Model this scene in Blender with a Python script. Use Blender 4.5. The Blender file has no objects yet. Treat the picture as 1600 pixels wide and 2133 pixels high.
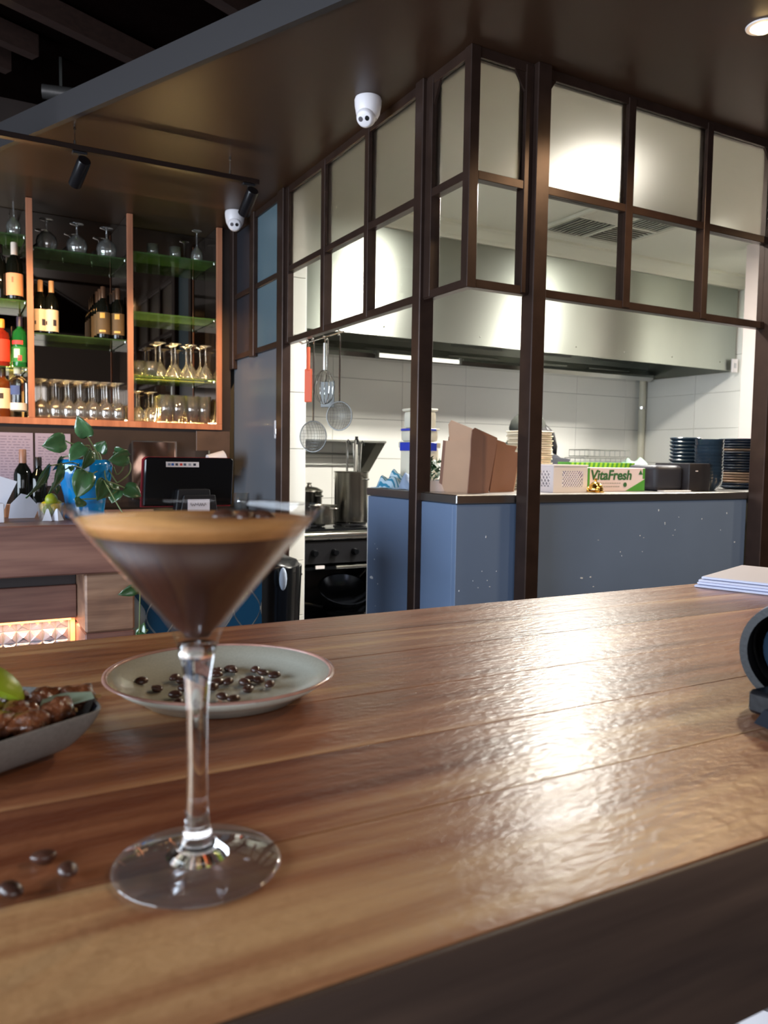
import bpy, bmesh, math, random
from mathutils import Vector, Matrix, noise
random.seed(7)
S = bpy.context.scene; C = S.collection; PI = math.pi
V = Vector
# ------------------------------------------------------------------ camera
EYE = V((0, 0, 1.3))
RX = V((0.876, -0.483, 0.015)); RF = V((0.483, 0.873, -0.067))
RF.normalize(); RX = (RX - RF*RX.dot(RF)).normalized(); UP = RX.cross(RF).normalized()
FP = 1653.5
cam = bpy.data.cameras.new('camera'); cam_o = bpy.data.objects.new('camera', cam); C.objects.link(cam_o)
M = Matrix((RX, UP, -RF)).transposed().to_4x4(); M.translation = EYE
cam_o.matrix_world = M
cam.sensor_fit = 'VERTICAL'; cam.sensor_height = 36; cam.sensor_width = 27; cam.lens = FP/2133*36
cam.clip_start = .02; cam.dof.use_dof = True; cam.dof.focus_distance = 1.35; cam.dof.aperture_fstop = 10.5
S.camera = cam_o
S.view_settings.view_transform = 'Standard'; S.view_settings.look = 'None'
S.view_settings.gamma = 1; S.view_settings.use_curve_mapping = False
S.view_settings.exposure = 0.0
W = bpy.data.worlds.new('world'); S.world = W; W.use_nodes = True
W.node_tree.nodes['Background'].inputs[0].default_value = (.62, .78, 1, 1)
W.node_tree.nodes['Background'].inputs[1].default_value = 1.0

def light(name, kind, loc, target, energy, color, size=.1, size_y=None, spot=None, blend=.5):
    l = bpy.data.lights.new(name, kind); o = bpy.data.objects.new(name, l); C.objects.link(o)
    l.energy = energy; l.color = color
    o.location = loc; o.rotation_euler = (V(target)-V(loc)).to_track_quat('-Z', 'Y').to_euler()
    if kind == 'AREA':
        l.size = size
        if size_y: l.shape = 'RECTANGLE'; l.size_y = size_y
    else: l.shadow_soft_size = size
    if spot: l.spot_size = spot; l.spot_blend = blend
    return o
DAY = (.76, .87, 1.0); WARM = (1, .62, .30); KIT = (1.0, .96, .88)
light('daylight_window_light', 'AREA', (-3.9, 1.2, 1.6), (0, 1.2, 1.4), 460, DAY, 5.0, 2.0)
light('daylight_front_light', 'AREA', (-.5, -3.9, 1.5), (0, 0, 1.4), 85, (.9, .93, 1), 4.0, 1.8)
light('kitchen_lamp_light', 'AREA', (2.93, 3.16, 2.75), (2.93, 3.16, 0), 130, KIT, .24, .24)
light('kitchen_lamp_light_right', 'AREA', (4.9, 2.80, 2.75), (4.9, 2.80, 0), 130, KIT, .24, .24)
light('ceiling_spot_light', 'SPOT', (2.319, 1.735, 2.66), (2.319, 1.735, 0), 60, (1, .72, .42), .04, spot=2.6, blend=.6)
for x, y in ((2.4, .2), (3.9, 1.6), (4.0, .2)):   # unseen spots added to warm the low ceiling and the bar top
    light('ceiling_spot_light', 'SPOT', (x, y, 2.66), (x, y, 0), 60, (1, .72, .42), .04, spot=2.6, blend=.6)

# ------------------------------------------------------------------ pixel -> point on a plane (real depth)
def at(px, py, ax, val):
    r = RX*(px-800) - UP*(py-1066.5) + RF*FP
    k = 'xyz'.index(ax); return EYE + r*((val-EYE[k])/r[k])

# ------------------------------------------------------------------ materials
def lin(c): return tuple(((v/255+.055)/1.055)**2.4 if v > 10 else v/255/12.92 for v in c) + (1,)
MC = {}
def mat(name, col, rough=.5, metal=0, trans=0, ior=1.45, emis=None, es=1, bump=0, bscale=60, var=0, vscale=8, coat=0, aniso=0, stretch=(1, 1, 1), rnd=0, spec=.5, sss=0):
    if name in MC: return MC[name]
    m = bpy.data.materials.new(name); m.use_nodes = True; MC[name] = m
    N = m.node_tree.nodes; L = m.node_tree.links; b = N['Principled BSDF']
    c = lin(col); b.inputs['Base Color'].default_value = c; b.inputs['Roughness'].default_value = rough
    b.inputs['Metallic'].default_value = metal; b.inputs['Transmission Weight'].default_value = trans
    b.inputs['IOR'].default_value = ior; b.inputs['Coat Weight'].default_value = coat
    b.inputs['Anisotropic'].default_value = aniso; b.inputs['Specular IOR Level'].default_value = spec
    if sss: b.inputs['Subsurface Weight'].default_value = sss; b.inputs['Subsurface Scale'].default_value = .01
    if emis: b.inputs['Emission Color'].default_value = lin(emis); b.inputs['Emission Strength'].default_value = es
    if var or bump or rnd:
        tc = N.new('ShaderNodeTexCoord'); mp = N.new('ShaderNodeMapping'); mp.inputs['Scale'].default_value = stretch
        L.new(tc.outputs['Object'], mp.inputs[0])
    if var:
        n = N.new('ShaderNodeTexNoise'); n.inputs['Scale'].default_value = vscale; n.inputs['Detail'].default_value = 5
        r = N.new('ShaderNodeMapRange'); r.inputs[1].default_value = .3; r.inputs[2].default_value = .7
        r.inputs[3].default_value = 1-var; r.inputs[4].default_value = 1+var
        h = N.new('ShaderNodeHueSaturation'); h.inputs['Color'].default_value = c
        L.new(mp.outputs[0], n.inputs[0]); L.new(n.outputs[0], r.inputs[0]); L.new(r.outputs[0], h.inputs['Value'])
        L.new(h.outputs[0], b.inputs['Base Color'])
    if rnd:
        oi = N.new('ShaderNodeObjectInfo'); r2 = N.new('ShaderNodeMapRange')
        r2.inputs[3].default_value = 1-rnd; r2.inputs[4].default_value = 1+rnd
        h2 = N.new('ShaderNodeHueSaturation'); h2.inputs['Color'].default_value = c
        L.new(oi.outputs['Random'], r2.inputs[0]); L.new(r2.outputs[0], h2.inputs['Value'])
        if var: L.new(h.outputs[0], h2.inputs['Color'])
        L.new(h2.outputs[0], b.inputs['Base Color'])
    if bump:
        n2 = N.new('ShaderNodeTexNoise'); n2.inputs['Scale'].default_value = bscale; n2.inputs['Detail'].default_value = 3
        bp = N.new('ShaderNodeBump'); bp.inputs['Strength'].default_value = bump; bp.inputs['Distance'].default_value = .002
        L.new(mp.outputs[0], n2.inputs[0]); L.new(n2.outputs[0], bp.inputs['Height']); L.new(bp.outputs[0], b.inputs['Normal'])
    return m

def wood(name, dark, mid, light_, rough=.3, axis=0, rnd=.12, gs=1.0, bump=.15, streak=.5, fine=(300, .03)):
    m = bpy.data.materials.new(name); m.use_nodes = True; MC[name] = m
    N = m.node_tree.nodes; L = m.node_tree.links; b = N['Principled BSDF']
    tc = N.new('ShaderNodeTexCoord'); oi = N.new('ShaderNodeObjectInfo')
    add = N.new('ShaderNodeVectorMath'); add.operation = 'MULTIPLY_ADD'
    cx = N.new('ShaderNodeCombineXYZ')
    for i in range(3): L.new(oi.outputs['Random'], cx.inputs[i])
    add.inputs[1].default_value = (7, 9, 5); L.new(cx.outputs[0], add.inputs[0]); L.new(tc.outputs['Object'], add.inputs[2])
    def nz(scale, sx, det, dist):
        mp = N.new('ShaderNodeMapping'); s = [1, 1, 1]; s[axis] = sx; mp.inputs['Scale'].default_value = s
        L.new(add.outputs[0], mp.inputs[0]); n = N.new('ShaderNodeTexNoise'); n.inputs['Scale'].default_value = scale
        n.inputs['Detail'].default_value = det; n.inputs['Distortion'].default_value = dist; L.new(mp.outputs[0], n.inputs[0]); return n
    n1 = nz(9*gs, .16, 6, .8); n2 = nz(70*gs, .05, 4, .2); n3 = nz(fine[0]*gs, fine[1], 2, 0)
    cr = N.new('ShaderNodeValToRGB'); e = cr.color_ramp.elements
    e[0].position = .30; e[0].color = lin(dark); e[1].position = .72; e[1].color = lin(light_)
    x = e.new(.5); x.color = lin(mid)
    mx = N.new('ShaderNodeMath'); mx.operation = 'MULTIPLY_ADD'; mx.inputs[1].default_value = streak
    sb = N.new('ShaderNodeMath'); sb.operation = 'SUBTRACT'; sb.inputs[1].default_value = .5
    L.new(n2.outputs[0], sb.inputs[0]); L.new(sb.outputs[0], mx.inputs[0]); L.new(n1.outputs[0], mx.inputs[2])
    L.new(mx.outputs[0], cr.inputs[0])
    r = N.new('ShaderNodeMapRange'); r.inputs[3].default_value = 1-rnd; r.inputs[4].default_value = 1+rnd; L.new(oi.outputs['Random'], r.inputs[0])
    h = N.new('ShaderNodeHueSaturation'); L.new(cr.outputs[0], h.inputs['Color']); L.new(r.outputs[0], h.inputs['Value'])
    L.new(h.outputs[0], b.inputs['Base Color'])
    rr = N.new('ShaderNodeMapRange'); rr.inputs[3].default_value = rough-.06; rr.inputs[4].default_value = rough+.09
    L.new(n2.outputs[0], rr.inputs[0]); L.new(rr.outputs[0], b.inputs['Roughness'])
    bp = N.new('ShaderNodeBump'); bp.inputs['Strength'].default_value = bump; bp.inputs['Distance'].default_value = .0012
    L.new(n3.outputs[0], bp.inputs['Height']); L.new(bp.outputs[0], b.inputs['Normal'])
    return m
steel = mat('brushed_steel', (176, 178, 172), .32, 1, bump=.08, bscale=90, stretch=(1, 1, 12))
steel_h = mat('hood_steel', (160, 164, 156), .36, 1, var=.05, vscale=2, stretch=(1, 1, .3), aniso=.85)
_n = steel_h.node_tree.nodes; _t = _n.new('ShaderNodeTangent'); _t.direction_type = 'RADIAL'; _t.axis = 'Z'
steel_h.node_tree.links.new(_t.outputs[0], _n['Principled BSDF'].inputs['Tangent'])
_n['Principled BSDF'].inputs['Anisotropic Rotation'].default_value = .25
chrome = mat('polished_steel', (205, 205, 200), .12, 1)
frame_m = mat('bronze_frame_metal', (58, 43, 37), .36, .5, bump=.1, bscale=30, var=.18, vscale=14)
def thin(name, tint, rough=.03, k=1.0, ior=1.5, haze=0, hcol=(255, 255, 255)):
    m = bpy.data.materials.new(name); m.use_nodes = True; MC[name] = m
    N = m.node_tree.nodes; L = m.node_tree.links; N.remove(N['Principled BSDF']); out = N['Material Output']
    t = N.new('ShaderNodeBsdfTransparent'); t.inputs[0].default_value = lin(tint)
    g = N.new('ShaderNodeBsdfGlossy'); g.inputs['Roughness'].default_value = rough
    fc_ = N.new('ShaderNodeLayerWeight'); fc_.inputs[0].default_value = .5
    f = N.new('ShaderNodeMath'); f.operation = 'POWER'; f.inputs[1].default_value = 4; L.new(fc_.outputs['Facing'], f.inputs[0])
    mu = N.new('ShaderNodeMath'); mu.operation = 'MULTIPLY_ADD'; mu.use_clamp = True; mu.inputs[1].default_value = .9*k; mu.inputs[2].default_value = .04*k
    x = N.new('ShaderNodeMixShader'); L.new(f.outputs[0], mu.inputs[0]); L.new(mu.outputs[0], x.inputs[0]); L.new(t.outputs[0], x.inputs[1]); L.new(g.outputs[0], x.inputs[2])
    last = x
    if haze:
        d = N.new('ShaderNodeBsdfTranslucent'); d.inputs[0].default_value = lin(hcol); d2 = N.new('ShaderNodeBsdfDiffuse'); d2.inputs[0].default_value = lin(hcol)
        a = N.new('ShaderNodeMixShader'); L.new(d.outputs[0], a.inputs[1]); L.new(d2.outputs[0], a.inputs[2])
        y = N.new('ShaderNodeMixShader'); y.inputs[0].default_value = haze; L.new(x.outputs[0], y.inputs[1]); L.new(a.outputs[0], y.inputs[2]); last = y
    L.new(last.outputs[0], out.inputs[0]); return m
glass = thin('clear_glass', (250, 250, 248), .12, 3.6, 1.5, .045)
pane_m = thin('window_glass', (252, 253, 252), .02, .6, 1.45, 0)
frost = mat('frosted_glass', (216, 213, 206), .29, 0, 1, 1.16, bump=.05, bscale=6)
shelf_g = thin('green_edge_glass', (214, 234, 208), .05, 1.0, 1.5, .13, (150, 200, 130))
white = mat('white_plastic', (226, 220, 222), .38)
black = mat('black_plastic', (20, 20, 24), .42, bump=.1, bscale=200)
blackg = mat('black_gloss', (12, 13, 16), .15)
slate = mat('slate_blue_paint', (100, 118, 146), .42, bump=.12, bscale=14, var=.06, vscale=3)
tile_m = mat('white_wall_tile', (234, 233, 226), .22, bump=.03, bscale=5, rnd=.025)
grout_m = mat('tile_grout', (150, 150, 146), .8, bump=.2)
paint_w = mat('kitchen_paint', (226, 224, 212), .6, bump=.05, var=.03, vscale=2)
soff_m = mat('brown_gloss_ceiling', (62, 43, 31), .36, bump=.25, bscale=2.2, var=.12, vscale=2, spec=.3)
dark_c = mat('dark_timber_ceiling', (14, 7, 6), 1, spec=0, bump=.3, bscale=12, var=.2)
joist_m = mat('joist_timber', (52, 35, 29), .6, bump=.3, bscale=20, var=.2, stretch=(1, 8, 8))
fascia_m = mat('grey_fascia', (43, 40, 41), .6, bump=.2, bscale=30)
darkwall = mat('dark_brown_wall', (42, 32, 28), .5, bump=.2, bscale=10, var=.15)
brownt = mat('brown_wall_tile', (78, 62, 52), .4, bump=.2, bscale=18, var=.2, vscale=9, rnd=.1)
floor_m = mat('dark_floor', (58, 50, 46), .45, bump=.2, bscale=8, var=.15)
mirror = mat('mirror', (128, 120, 112), .03, 1)
cabw = wood('cabinet_timber', (146, 92, 66), (168, 108, 78), (184, 124, 92), .45, 2, .04, .8)
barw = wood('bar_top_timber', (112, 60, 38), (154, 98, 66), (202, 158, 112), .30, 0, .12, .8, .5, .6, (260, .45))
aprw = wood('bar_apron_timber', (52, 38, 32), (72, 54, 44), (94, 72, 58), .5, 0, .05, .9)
lbw = wood('side_bar_timber', (88, 58, 52), (122, 84, 74), (146, 106, 92), .42, 0, .08, 1.1)
lbp = wood('side_bar_post_timber', (106, 76, 62), (138, 104, 84), (164, 130, 106), .45, 0, .08, 1.1)
cardb = mat('cardboard', (172, 138, 112), .85, bump=.15, bscale=40, var=.05)
cardd = mat('cardboard_outside', (128, 92, 76), .85, bump=.15, bscale=40, var=.05)
cream = mat('cream_card', (222, 208, 182), .7, var=.04)
paper = mat('white_paper', (226, 226, 236), .8)
brass = mat('gold_brass', (232, 188, 96), .16, 1)

# ------------------------------------------------------------------ geometry helpers
class G:
    def __init__(s): s.b = bmesh.new()
    def _m(s, vs, mtx):
        if mtx is not None: bmesh.ops.transform(s.b, matrix=mtx, verts=vs)
    def box(s, lo, hi, bev=0, mtx=None, seg=1):
        lo, hi = V(lo), V(hi); c = (lo+hi)/2; d = hi-lo
        t = bmesh.new(); bmesh.ops.create_cube(t, size=1)
        for v in t.verts: v.co = V((v.co.x*d.x, v.co.y*d.y, v.co.z*d.z))+c
        if bev: bmesh.ops.bevel(t, geom=list(t.edges), offset=bev, segments=seg, affect='EDGES', profile=.5)
        return s.add(t, mtx)
    def add(s, t, mtx=None):
        if mtx is not None: t.transform(mtx)
        me = bpy.data.meshes.new('t'); t.to_mesh(me); t.free(); s.b.from_mesh(me); bpy.data.meshes.remove(me); return s
    def lathe(s, prof, n=32, mtx=None, close=False):
        t = bmesh.new(); rings = []
        for r, z in prof:
            if r < 1e-5: rings.append([t.verts.new((0, 0, z))])
            else: rings.append([t.verts.new((r*math.cos(2*PI*i/n), r*math.sin(2*PI*i/n), z)) for i in range(n)])
        pairs = list(zip(rings, rings[1:])) + ([(rings[-1], rings[0])] if close else [])
        for a, b in pairs:
            for i in range(n):
                j = (i+1) % n
                if len(a) == 1 and len(b) == 1: continue
                if len(a) == 1: t.faces.new((a[0], b[j], b[i]))
                elif len(b) == 1: t.faces.new((a[i], a[j], b[0]))
                else: t.faces.new((a[i], a[j], b[j], b[i]))
        bmesh.ops.recalc_face_normals(t, faces=t.faces)
        return s.add(t, mtx)
    def tube(s, pts, r, n=8, cap=True, taper=None):
        pts = [V(p) for p in pts]; t = bmesh.new(); rings = []; u = None
        for i, p in enumerate(pts):
            d = (pts[min(i+1, len(pts)-1)]-pts[max(i-1, 0)]).normalized()
            if u is None:
                u = d.orthogonal().normalized()
            u = (u-d*u.dot(d)).normalized(); w = d.cross(u)
            rr = r if taper is None else r*(1+(taper-1)*i/(len(pts)-1))
            rings.append([t.verts.new(p+(u*math.cos(2*PI*k/n)+w*math.sin(2*PI*k/n))*rr) for k in range(n)])
        for a, b in zip(rings, rings[1:]):
            for k in range(n): t.faces.new((a[k], a[(k+1) % n], b[(k+1) % n], b[k]))
        if cap: t.faces.new(rings[0][::-1]); t.faces.new(rings[-1])
        return s.add(t)
    def ball(s, c, r, sc=(1, 1, 1), n=16, mtx=None):
        t = bmesh.new(); bmesh.ops.create_uvsphere(t, u_segments=n, v_segments=max(6, n//2), radius=r)
        for v in t.verts: v.co = V((v.co.x*sc[0], v.co.y*sc[1], v.co.z*sc[2]))+V(c)
        return s.add(t, mtx)
    def prism(s, poly, lo, hi, ax='z', bev=0):      # polygon extruded along an axis
        t = bmesh.new()
        def P(a, b, c): return {'z': (a, b, c), 'y': (a, c, b), 'x': (c, a, b)}[ax]
        A = [t.verts.new(P(a, b, lo)) for a, b in poly]; B = [t.verts.new(P(a, b, hi)) for a, b in poly]
        t.faces.new(A[::-1]); t.faces.new(B)
        for i in range(len(poly)): j = (i+1) % len(poly); t.faces.new((A[i], A[j], B[j], B[i]))
        bmesh.ops.recalc_face_normals(t, faces=t.faces)
        if bev: bmesh.ops.bevel(t, geom=list(t.edges), offset=bev, segments=1, affect='EDGES')
        return s.add(t)
    def faces(s, vs, fs):
        t = bmesh.new(); q = [t.verts.new(v) for v in vs]
        for f in fs: t.faces.new([q[i] for i in f])
        return s.add(t)
def obj(name, g, m, parent=None, smooth=False, loc=None, rot=None):
    me = bpy.data.meshes.new(name)
    b = g.b if isinstance(g, G) else g
    b.to_mesh(me); b.free(); me.materials.append(m)
    if smooth:
        for p in me.polygons: p.use_smooth = True
        if smooth != 'all':
            try: me.set_sharp_from_angle(angle=math.radians(38))
            except Exception: pass
    o = bpy.data.objects.new(name, me); C.objects.link(o)
    if loc is not None: o.location = loc
    if rot is not None: o.rotation_euler = rot
    if parent: o.parent = parent
    return o
def tag(o, label=None, cat=None, group=None, kind=None):
    if label: o['label'] = label
    if cat: o['category'] = cat
    if group: o['group'] = group
    if kind: o['kind'] = kind
    return o
def thing(name, label, cat, loc=(0, 0, 0), rz=0, group=None):
    o = bpy.data.objects.new(name, None); o.empty_display_size = .05; C.objects.link(o)
    o.location = loc; o.rotation_euler = (0, 0, rz); return tag(o, label, cat, group)
def struct(name, g, m, label=None, smooth=False):
    o = obj(name, g, m, None, smooth); o['kind'] = 'structure'
    o['label'] = label or name; o['category'] = name.split('_')[0]; return o
def dup(root, loc, rz=0, label=None, group=None, scale=None):
    r = root.copy(); C.objects.link(r); r.location = loc; r.rotation_euler = (0, 0, rz)
    if scale: r.scale = scale
    if label: r['label'] = label
    if group: r['group'] = group
    def kids(a, b):
        for ch in list(a.children):
            c = ch.copy(); C.objects.link(c); c.parent = b; kids(ch, c)
    kids(root, r); return r
ORD = ['first', 'second', 'third', 'fourth', 'fifth', 'sixth', 'seventh', 'eighth', 'ninth', 'tenth', 'eleventh', 'twelfth', 'thirteenth', 'fourteenth', 'fifteenth', 'sixteenth', 'seventeenth', 'eighteenth', 'nineteenth', 'twentieth', 'twenty-first', 'twenty-second', 'twenty-third', 'twenty-fourth', 'twenty-fifth']
def text(name, s, size, m, parent, origin, ux, uy, ext=.0006, sx=1, shear=0, bold=0):
    cu = bpy.data.curves.new(name, 'FONT'); cu.body = s; cu.size = size; cu.extrude = ext; cu.shear = shear; cu.offset = bold
    t = bpy.data.objects.new('tmp', cu); C.objects.link(t)
    me = bpy.data.meshes.new_from_object(t.evaluated_get(bpy.context.evaluated_depsgraph_get()))
    bpy.data.objects.remove(t); me.materials.clear(); me.materials.append(m)
    o = bpy.data.objects.new(name, me); C.objects.link(o)
    ux = V(ux).normalized(); uy = V(uy).normalized(); uz = ux.cross(uy)
    mt = Matrix((ux*sx, uy, uz)).transposed().to_4x4(); mt.translation = V(origin); me.transform(mt)
    o.parent = parent; return o

# ------------------------------------------------------------------ the room shell
struct('floor', G().box((-4.2, -4.2, -.1), (8, 5.7, 0)), floor_m, 'dark floor of the bar room and kitchen')
# soffit: dropped ceiling whose edge runs diagonally across the room
A = V((.349, 3.967)); B = V((1.025, 2.482)); D = (B-A).normalized()
P0 = A-D*((A.y-5.3)/D.y*1); P0 = A + D*((5.15-A.y)/D.y); P1 = A + D*((-4.2-A.y)/D.y)
ky = 2.30
struct('ceiling', G().prism([(P0.x, P0.y), (P1.x, P1.y), (8, -4.2), (8, 2.30), (1.585, 2.30), (1.585, 5.15)], 2.70, 2.76), soff_m, 'low glossy dark brown ceiling in front of the kitchen')
struct('ceiling_upper', G().box((-4.2, -4.2, 3.32), (8, 5.15, 3.4)), dark_c, 'dark upper ceiling behind the joists')
nrm = V((-D.y, D.x)) ; nrm = nrm if nrm.x < 0 else -nrm
f0, f1 = A+D*-1.3, A+D*9
struct('trim_1', G().prism([tuple(f0), tuple(f1), tuple(f1+nrm*.025), tuple(f0+nrm*.025)], 2.695, 2.805), fascia_m, 'grey painted fascia board along the diagonal ceiling edge')
for k, s in enumerate((-.55, -.30, .05, .78, 1.15, 1.9, 2.6, 3.4)):
    a = A+D*s-nrm*(.2 if k < 2 else .9 if k < 3 else 1.6)
    p = [a, a+nrm*4.4, a+nrm*4.4+D*.06, a+D*.06]
    o = obj('ceiling_joist', G().prism([tuple(q) for q in p], 3.20, 3.30), joist_m)
    tag(o, ('exposed dark ceiling joist, %s from the bar shelves' % ORD[k]), 'joist', 'exposed joists above the fascia')
w = G(); w.box((-4.2, 5.15, 0), (1.6, 5.25, 3.4)); w.box((-4.2, 4.87, 0), (1.575, 5.15, 1.462)); w.box((1.525, 4.87, 1.462), (1.58, 5.15, 2.7)); w.box((-4.2, 4.87, 1.46), (-.66, 5.15, 3.32))
struct('wall_back', w, darkwall, 'dark brown wall behind the bar')
struct('wall_rear', G().box((-4.2, -4.3, 0), (8, -4.2, 3.4)), mat('room_paint', (120, 104, 94), .7), 'painted wall behind the viewer')
w = G(); w.box((-4.3, -4.2, 0), (-4.2, 5.15, .6)); w.box((-4.3, -4.2, 2.6), (-4.2, 5.15, 3.4)); w.box((-4.3, -4.2, .6), (-4.2, -1.4, 2.6)); w.box((-4.3, 3.8, .6), (-4.2, 5.15, 2.6))
struct('wall_left', w, MC['room_paint'], 'window wall on the left')
struct('wall_right', G().box((8, -4.2, 0), (8.1, 5.7, 3.4)), MC['room_paint'], 'painted wall at the far right')
struct('wall_front', G().box((3.24, 2.285, 0), (8, 2.38, 3.3)), darkwall, 'dark wall right of the kitchen window')

# bar lower wall tiles beside the door
wt = bpy.data.objects['wall_back']
for k, (z0, z1) in enumerate(((.86, 1.16), (1.165, 1.455))):
    obj('tile', G().box((1.36, 4.862, z0), (1.574, 4.872, z1), .002), brownt, wt)

# kitchen shell
kb = struct('wall_kitchen_back', G().box((1.58, 5.458, 0), (5.9, 5.56, 3.0)), grout_m, 'white tiled back wall of the kitchen')
TB = None
for i in range(8):
    for j in range(8):
        x0 = 1.96+i*.603-.603; z0 = .20+j*.303-.11
        x1 = min(x0+.6, 5.798)
        if x0 > 5.75: continue
        o = obj('tile', G().box((x0, 5.449, z0), (x1, 5.459, z0+.3), .0015), tile_m, kb)
kr = struct('wall_kitchen_right', G().box((5.80, 2.385, 0), (5.9, 5.46, 3.0)), paint_w, 'pale side wall at the right end of the kitchen')
for i in range(5):
    for j in range(8):
        y1 = 5.445-i*.603; z0 = .09+j*.303
        obj('tile', G().box((5.790, y1-.6, z0), (5.80, y1, z0+.3), .0015), tile_m, kr)
struct('ceiling_kitchen', G().box((1.66, 2.36, 2.83), (5.9, 5.46, 2.9)), paint_w, 'pale kitchen ceiling')
cg = G()
cp = [(4.42, 2.735), (4.40, 2.735), (4.39, 2.76), (4.35, 2.80), (4.33, 2.81), (4.33, 2.83), (4.42, 2.83)]
cg.prism(cp, 1.72, 5.8, 'x')
struct('trim_2', cg, mat('cornice_paint', (214, 212, 196), .55), 'curved cornice where hood meets the kitchen ceiling')
struct('trim_3', G().box((1.72, 4.42, 2.735), (5.8, 5.45, 2.83)), paint_w, 'bulkhead above the hood')
pw = struct('wall_partition', G().box((1.622, 4.0, 0), (1.706, 5.46, 2.83)), grout_m, 'narrow tiled partition end beside the kitchen door')
for j in range(9):
    z0 = .135+j*.303
    obj('tile', G().box((1.616, 3.99, z0), (1.712, 4.002, min(z0+.3, 2.82)), .0015), tile_m, pw)
struct('trim_4', G().box((1.706, 3.992, 0), (1.716, 4.004, 2.6), .001), mat('white_edge', (226, 226, 226), .4), 'white edge strip on the tiled partition')
pl = struct('trim_5', G().box((4.95, 3.6, 0), (5.35, 3.75, 2.83)), mat('pinkish_white_paint', (222, 204, 198), .6), 'pinkish white pillar at the right of the kitchen')

# side wall beyond the left post, panel with sliding door under the transom
dg = G(); dg.box((1.60, 4.06, .02), (1.64, 4.86, 1.895), .003)
dr = struct('door_1', dg, mat('blue_grey_door_paint', (96, 100, 106), .38, bump=.06, bscale=8), 'plain blue grey sliding door left of the tiled partition')
obj('handle', G().box((1.575, 4.075, 1.40), (1.605, 4.10, 1.50), .004), white, dr)
obj('latch', G().box((1.57, 4.06, 1.42), (1.60, 4.078, 1.455), .003), chrome, dr)

# ------------------------------------------------------------------ steel framed glazing
def glazing(name, label): 
    o = bpy.data.objects.new(name, None); C.objects.link(o); o['kind'] = 'structure'; o['label'] = label; o['category'] = 'window'; return o
def pane(par, run, a0, a1, z0, z1, m, cut=()):
    e = .004
    if run == 'L': o = obj('pane', G().box((1.597, a0, z0), (1.603, a1, z1)), m, par)
    else: o = obj('pane', G().box((a0, 2.308, z0), (a1, 2.314, z1)), m, par)
def fbar(par, nm, run, a0, a1, z0, z1, d0=0, d1=.036, bev=.0015):
    if run == 'L': return obj(nm, G().box((1.582+d0, a0, z0), (1.582+d1, a1, z1), bev), frame_m, par)
    return obj(nm, G().box((a0, 2.295+d0, z0), (a1, 2.295+d1, z1), bev), frame_m, par)
ZR = [(1.895, 1.925), (2.262, 2.292), (2.665, 2.70)]
w1 = glazing('window_1', 'bronze framed transom grid on the left side of the kitchen corner')
w2 = glazing('window_2', 'bronze framed transom grid facing the bar, right of the corner')
w3 = glazing('window_3', 'bronze framed transom above the blue grey door')
for nm, z in zip(('bottom_rail', 'middle_rail', 'top_rail'), ZR):
    fbar(w1, nm, 'L', 2.332, 2.579, *z); fbar(w1, nm, 'L', 2.637, 3.964, *z)
    fbar(w2, nm, 'R', 1.619, 1.849, *z); fbar(w2, nm, 'R', 1.913, 3.169, *z)
    fbar(w3, nm, 'L', 4.05, 4.86, *z)
for y0, y1 in ((3.475, 3.515), (3.035, 3.07)): fbar(w1, 'mullion', 'L', y0, y1, 1.90, 2.69, -.003, .04)
fbar(w1, 'mullion', 'L', 2.535, 2.579, 1.9, 2.69, -.003, .04); fbar(w1, 'mullion', 'L', 3.925, 3.964, 1.9, 2.69, -.003, .03)
for x0, x1 in ((2.312, 2.35), (2.755, 2.79)): fbar(w2, 'mullion', 'R', x0, x1, 1.90, 2.69, -.003, .04)
fbar(w2, 'mullion', 'R', 1.815, 1.849, 1.9, 2.69, -.003, .04)
obj('corner_mullion', G().box((1.578, 2.291, 1.893), (1.618, 2.331, 2.70), .002), frame_m, w2)
obj('post', G().box((1.565, 2.58, 0), (1.63, 2.636, 2.70), .003), frame_m, w1)
obj('post', G().box((1.565, 3.965, 0), (1.615, 4.05, 2.70), .003), frame_m, w1)
obj('post', G().box((1.85, 2.27, 0), (1.912, 2.336, 2.70), .003), frame_m, w2)
obj('post', G().box((3.17, 2.265, 0), (3.25, 2.34, 2.70), .003), frame_m, w2)
obj('post', G().box((1.57, 4.43, 1.88), (1.62, 4.50, 2.70), .003), frame_m, w3)
obj('post', G().box((1.57, 4.80, 1.84), (1.62, 4.865, 2.70), .003), frame_m, w3)
# gussets in the top corners
for a, sgn in ((1.815, -1), (1.912, 1), (3.17, -1)):
    obj('gusset', G().prism([(a, 2.668), (a+sgn*.045, 2.668), (a, 2.60)], 2.30, 2.31, 'y'), frame_m, w2)
for a, sgn in ((2.535, -1),): obj('gusset', G().prism([(a, 2.668), (a+sgn*.04, 2.668), (a, 2.59)], 1.585, 1.595, 'x'), frame_m, w1)
for i, (a, b) in enumerate(((2.331, 2.535), (2.636, 3.035), (3.07, 3.475), (3.515, 3.925))):
    pane(w1, 'L', a, b, 2.292, 2.665, frost)
    pane(w1, 'L', a, b, 1.925, 2.262, pane_m)
for i, (a, b) in enumerate(((1.618, 1.815), (1.912, 2.312), (2.35, 2.755), (2.79, 3.17))):
    pane(w2, 'R', a, b, 2.292, 2.665, frost)
    pane(w2, 'R', a, b, 1.925, 2.262, pane_m)
bluef = mat('blue_film_glass', (86, 104, 112), .35, bump=.03)
darkf = mat('dark_film_glass', (40, 42, 48), .3)
for a, b, m in ((4.05, 4.43, bluef), (4.50, 4.80, darkf)):
    pane(w3, 'L', a, b, 2.292, 2.665, m); pane(w3, 'L', a, b, 1.925, 2.262, m)

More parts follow.
